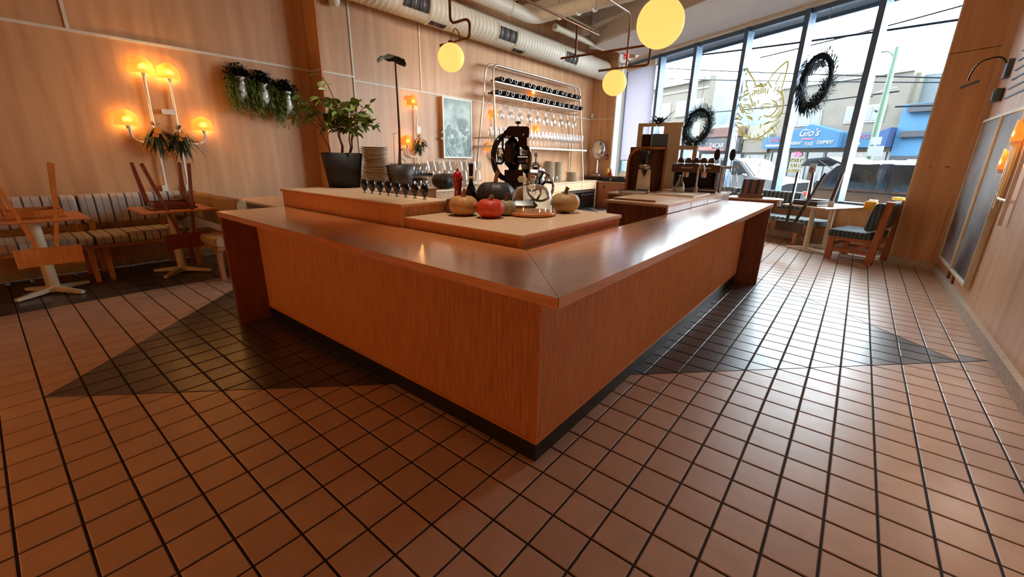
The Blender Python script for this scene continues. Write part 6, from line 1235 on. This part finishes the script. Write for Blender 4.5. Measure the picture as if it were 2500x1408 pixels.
# street furniture
mat('pole_green', xl(104, 140, 112), xl(96, 130, 104), rough=.6)
lp = thing('street_lamp', 'pale green street lamp post with curved arm beyond the parked car', 'street lamp', sd(-48.2, 100, GZ))
MB().cyl(sd(-48.2, 100, GZ), sd(-48.2, 100, 30), .75*T, .42*T, n=12).build('pole', 'pole_green', lp, world=True); MB().tube([sd(-48.2, 100, 26.5)]+arc(sd(-48.3, 100, 27), sd(-50.5, 100, 29.6), sd(-48.6, 100, 29.6))+[sd(-51.2, 100, 29.5)], .18*T, n=8).build('arm', 'pole_green', lp, world=True); MB().ball(sd(-51.8, 100, 29.4), .9*T, .5*T, .42*T, n=12, m=8).build('lamp_head', 'render_grey', lp, world=True)
for z, h, w_ in ((12.6, 1.5, .9), (10.6, 2.0, 1.3)): sbox('sign_plate', 'sign_white', lp, -48.2, -48.2+w_*2, 99.1, 99.2, z-h/2, z+h/2)
MB().tube([sd(-50, 100, 22), sd(-46.6, 100, 22.6)], .08*T, n=5).build('bracket', 'steel', lp, world=True)
for k, (z, ss_) in enumerate(((21.6, -51), (18.6, -49.4))): MB().cyl(sd(ss_, 100, z), sd(ss_+.5, 100, z-.3), .2*T, n=8).build('insulator', 'fascia_dark', lp, world=True)
np_ = thing('parking_sign', 'white no parking sign on a thin post at the kerb', 'sign', sd(-28.2, 52, GZ)); MB().cyl(sd(-28.2, 52, GZ), sd(-28.2, 52, 8.0), .13*T, n=8).build('post', 'steel', np_, world=True); sbox('plate', 'sign_white', np_, -28.65, -27.75, 51.8, 51.85, 5.9, 8.0)
MB().tube([sd(-28.2+.3*math.cos(a), 51.76, 7.2+.38*math.sin(a)) for a in [2*PI*k/20 for k in range(20)]], .05*T, n=5, closed=True).build('ring_mark', 'sign_red', np_, world=True); MB().tube([sd(-28.4, 51.76, 6.95), sd(-28.0, 51.76, 7.45)], .05*T, n=5).build('slash_mark', 'sign_red', np_, world=True); lettering(np_, 'P', -28.2, 51.78, 7.2, .6, 'fascia_dark')
mat('wire_dark', sl(26, 32, 38), sl(20, 26, 32), rough=.9, spec=.1)
for k, (a, b, r, lab) in enumerate((((-75, 55, 27.6), (-6, 66, 23.2), .16, 'thick overhead cable crossing the upper window panes'), ((-150, 100, 44), (-40, 118, 24.5), .16, 'thin trolley wire sagging from the corner building'), ((-150, 104, 40), (-30, 112, 22), .13, 'lower thin trolley wire before the lamp post'), ((-58, 75, 27.5), (-10, 80, 31), .12, 'thin wire rising to the window pier'), ((-120, 118, 24.4), (-46, 100, 21.8), .15, 'service wire running to the lamp post'), ((-46, 100, 19), (-8, 120, 20), .18, 'bundled wire from lamp post to blue building'))):
    p, q = Vector(sd(*a)), Vector(sd(*b)); o = MB().tube([p.lerp(q, t)-Vector((0, 0, .5*math.sin(PI*t)*T)) for t in [j/12 for j in range(13)]], r*T, n=5).build('overhead_wire', 'wire_dark'); at_base(o, p); tag(o, lab, 'wire')
# ---------------------------------------------------------------- cars
mat('car_glass', xl(70, 84, 92), xl(48, 60, 68), rough=.06, spec=.8); mat('tyre', sl(26, 26, 28), sl(20, 20, 22), rough=.8); mat('car_white', xl(196, 200, 204), xl(190, 194, 198), rough=.2, coat=.5); mat('car_silver', xl(110, 122, 132), xl(102, 114, 124), rough=.25, metal=.4, coat=.5); mat('car_slate', xl(58, 74, 96), xl(50, 66, 88), rough=.22, metal=.3, coat=.6); mat('tail_red', sl(220, 30, 50), sl(200, 24, 44), rough=.2); mat('lamp_clear', sl(180, 196, 206), sl(150, 168, 180), rough=.1); mat('tarp_blue', xl(20, 110, 210), xl(14, 92, 190), rough=.5, scale=6, bump=.4)
def car(label, s0, D, L, Wd_, H, m, face=1, suv=False, group=None):
    """side profile runs from tail (0) to nose (1); face=+1: nose towards +s"""
    o = thing('parked_car', label, 'car', sd(s0+L/2, D+Wd_/2, GZ-.5), rz=RZW); z0 = GZ-.5
    f = (lambda t: s0+L*t) if face > 0 else (lambda t: s0+L*(1-t))
    def prof(pts, d0, d1, name, mm, par=o):
        P_ = [(f(t), z0+H*z) for t, z in pts]
        if face < 0: P_ = P_[::-1]
        mb = MB(); vs = [sd(a, D+d0, b) for a, b in P_]+[sd(a, D+d1, b) for a, b in P_]; n = len(P_)
        mb.add(vs, [(k, (k+1) % n, n+(k+1) % n, n+k) for k in range(n)]+[tuple(range(n))[::-1], tuple(range(n, 2*n))]); return mb.build(name, mm, par, world=True)
    if suv: roof = [(.03, .58), (.12, .96), (.2, 1.0), (.55, 1.0), (.62, .97), (.74, .62)]
    else: roof = [(.1, .6), (.2, .95), (.3, 1.0), (.52, .99), (.6, .93), (.74, .6)]
    lower = [(0, .18), (1, .18), (1.0, .36), (.985, .5), (.93, .56), (.74, .62), (.03, .62), (0, .5)]
    prof(lower, 0, Wd_, 'body', m); prof(roof, .8, Wd_-.8, 'cabin', m)
    win_ = [(roof[0][0]+.05, .64), (roof[1][0]+.04, .92), (.36, .94), (.36, .64)]; win2 = [(.39, .64), (.39, .94), (roof[4][0]-.03, .92), (roof[5][0]-.05, .64)]
    for w_ in (win_, win2): prof(w_, .72, .8, 'side_window', 'car_glass'); prof(w_, Wd_-.8, Wd_-.72, 'side_window', 'car_glass')
    a, b = roof[4], roof[5]; vs = [sd(f(t)+.12*face, D+d, z0+H*z+.12) for t, z in (a, b) for d in (1.2, Wd_-1.2)]; MB().add(vs, [(0, 1, 3, 2)]).build('windscreen', 'car_glass', o, world=True)
    a, b = roof[1], roof[0]; vs = [sd(f(t)-.12*face, D+d, z0+H*z+.05) for t, z in (a, b) for d in (1.2, Wd_-1.2)]; MB().add(vs, [(0, 1, 3, 2)]).build('rear_window', 'car_glass', o, world=True)
    for t in (.17, .82):
        for d in (-.1, Wd_-1.3):
            w = MB().cyl(sd(f(t), D+d, z0+1.9), sd(f(t), D+d+1.4, z0+1.9), 1.9*T, n=20).build('wheel', 'tyre', o, world=True); MB().cyl(sd(f(t), D+d-.03, z0+1.9), sd(f(t), D+d, z0+1.9), 1.15*T, n=16).build('hubcap', 'steel', w, world=True)
    for d in (.2, Wd_-2.0):
        e = f(1.0); MB().box(Vector((min(e-.9*face, e+.06*face)-e, 0, 0))*T, Vector((max(e-.9*face, e+.06*face)-e, 1.8, .9))*T, .01, SM(e, D+d, z0+H*.38)).build('headlight', 'lamp_clear', o, world=True)
        e = f(0.0); MB().box(Vector((min(e+1.6*face, e-.06*face)-e, -.08, 0))*T, Vector((max(e+1.6*face, e-.06*face)-e, 1.2, 1.1))*T, .01, SM(e, D+d*1.0-.15, z0+H*.46)).build('tail_light', 'tail_red', o, world=True)
    t = .68; MB().box(Vector((-.4, -.8, 0))*T, Vector((.4, 0, .5))*T, .02, SM(f(t), D+.1, z0+H*.62)).build('wing_mirror', m, o, world=True)
    MB().box(Vector((-.5, -.06, 0))*T, Vector((.5, 0, .14))*T, 0, SM(f(.34), D, z0+H*.53)).build('door_handle', 'chrome', o, world=True)
    prof([(.0, .16), (1.0, .16), (1.0, .22), (0, .22)], -.05, Wd_+.05, 'sill_trim', 'tyre'); return o
car('white car passing in the street behind the draft tower', -79, 80, 27, 11, 10.2, 'car_white', 1)
car('silver hatchback beyond the lifted tailgate', -51, 78, 24, 10.5, 9.6, 'car_silver', -1)
sv = car('slate blue estate car at the kerb with its tailgate lifted', -33.2, 58.5, 27, 10.5, 9.3, 'car_slate', 1, suv=True)
tg = MB(); vs = [sd(-28.8, 59.6, 7.9), sd(-28.8, 68, 7.9), sd(-31.5, 59.7, 8.9), sd(-31.5, 67.9, 8.9), sd(-34.6, 59.9, 8.6), sd(-34.6, 67.7, 8.6), sd(-35.4, 60.2, 7.9), sd(-35.4, 67.4, 7.9)]
tg.add(vs+[v+Vector((0, 0, -.3*T)) for v in vs], [(0, 1, 3, 2), (2, 3, 5, 4), (4, 5, 7, 6), (8, 10, 11, 9), (10, 12, 13, 11), (12, 14, 15, 13), (0, 2, 10, 8), (2, 4, 12, 10), (4, 6, 14, 12), (1, 9, 11, 3), (3, 11, 13, 5), (5, 13, 15, 7), (6, 7, 15, 14), (0, 8, 9, 1)]).build('tailgate', 'car_silver', sv, world=True)
for D in (60.2, 67): MB().tube([sd(-29.5, D, 6.5), sd(-33, D, 8.5)], .07*T, n=5).build('gas_strut', 'steel', sv, world=True)
tp = MB(); vs = []; rnd = random.Random(12)
for i in range(22):
    for j in range(8): vs.append(sd(-29.2+i*.62+rnd.uniform(-.1, .1), 59.3+j*1.2, 8.05+.55*math.sin(PI*min(1, (i+1)/23))*(.4+.6*rnd.random())*(1 if 0 < j < 7 else .2)))
tp = tp.add(vs, [(i*8+j, (i+1)*8+j, (i+1)*8+j+1, i*8+j+1) for i in range(21) for j in range(7)], True).build('roof_tarp', 'tarp_blue'); at_base(tp, sd(-22.5, 63, 8)); tag(tp, 'crumpled bright blue tarp on the roof of the estate car', 'tarp')
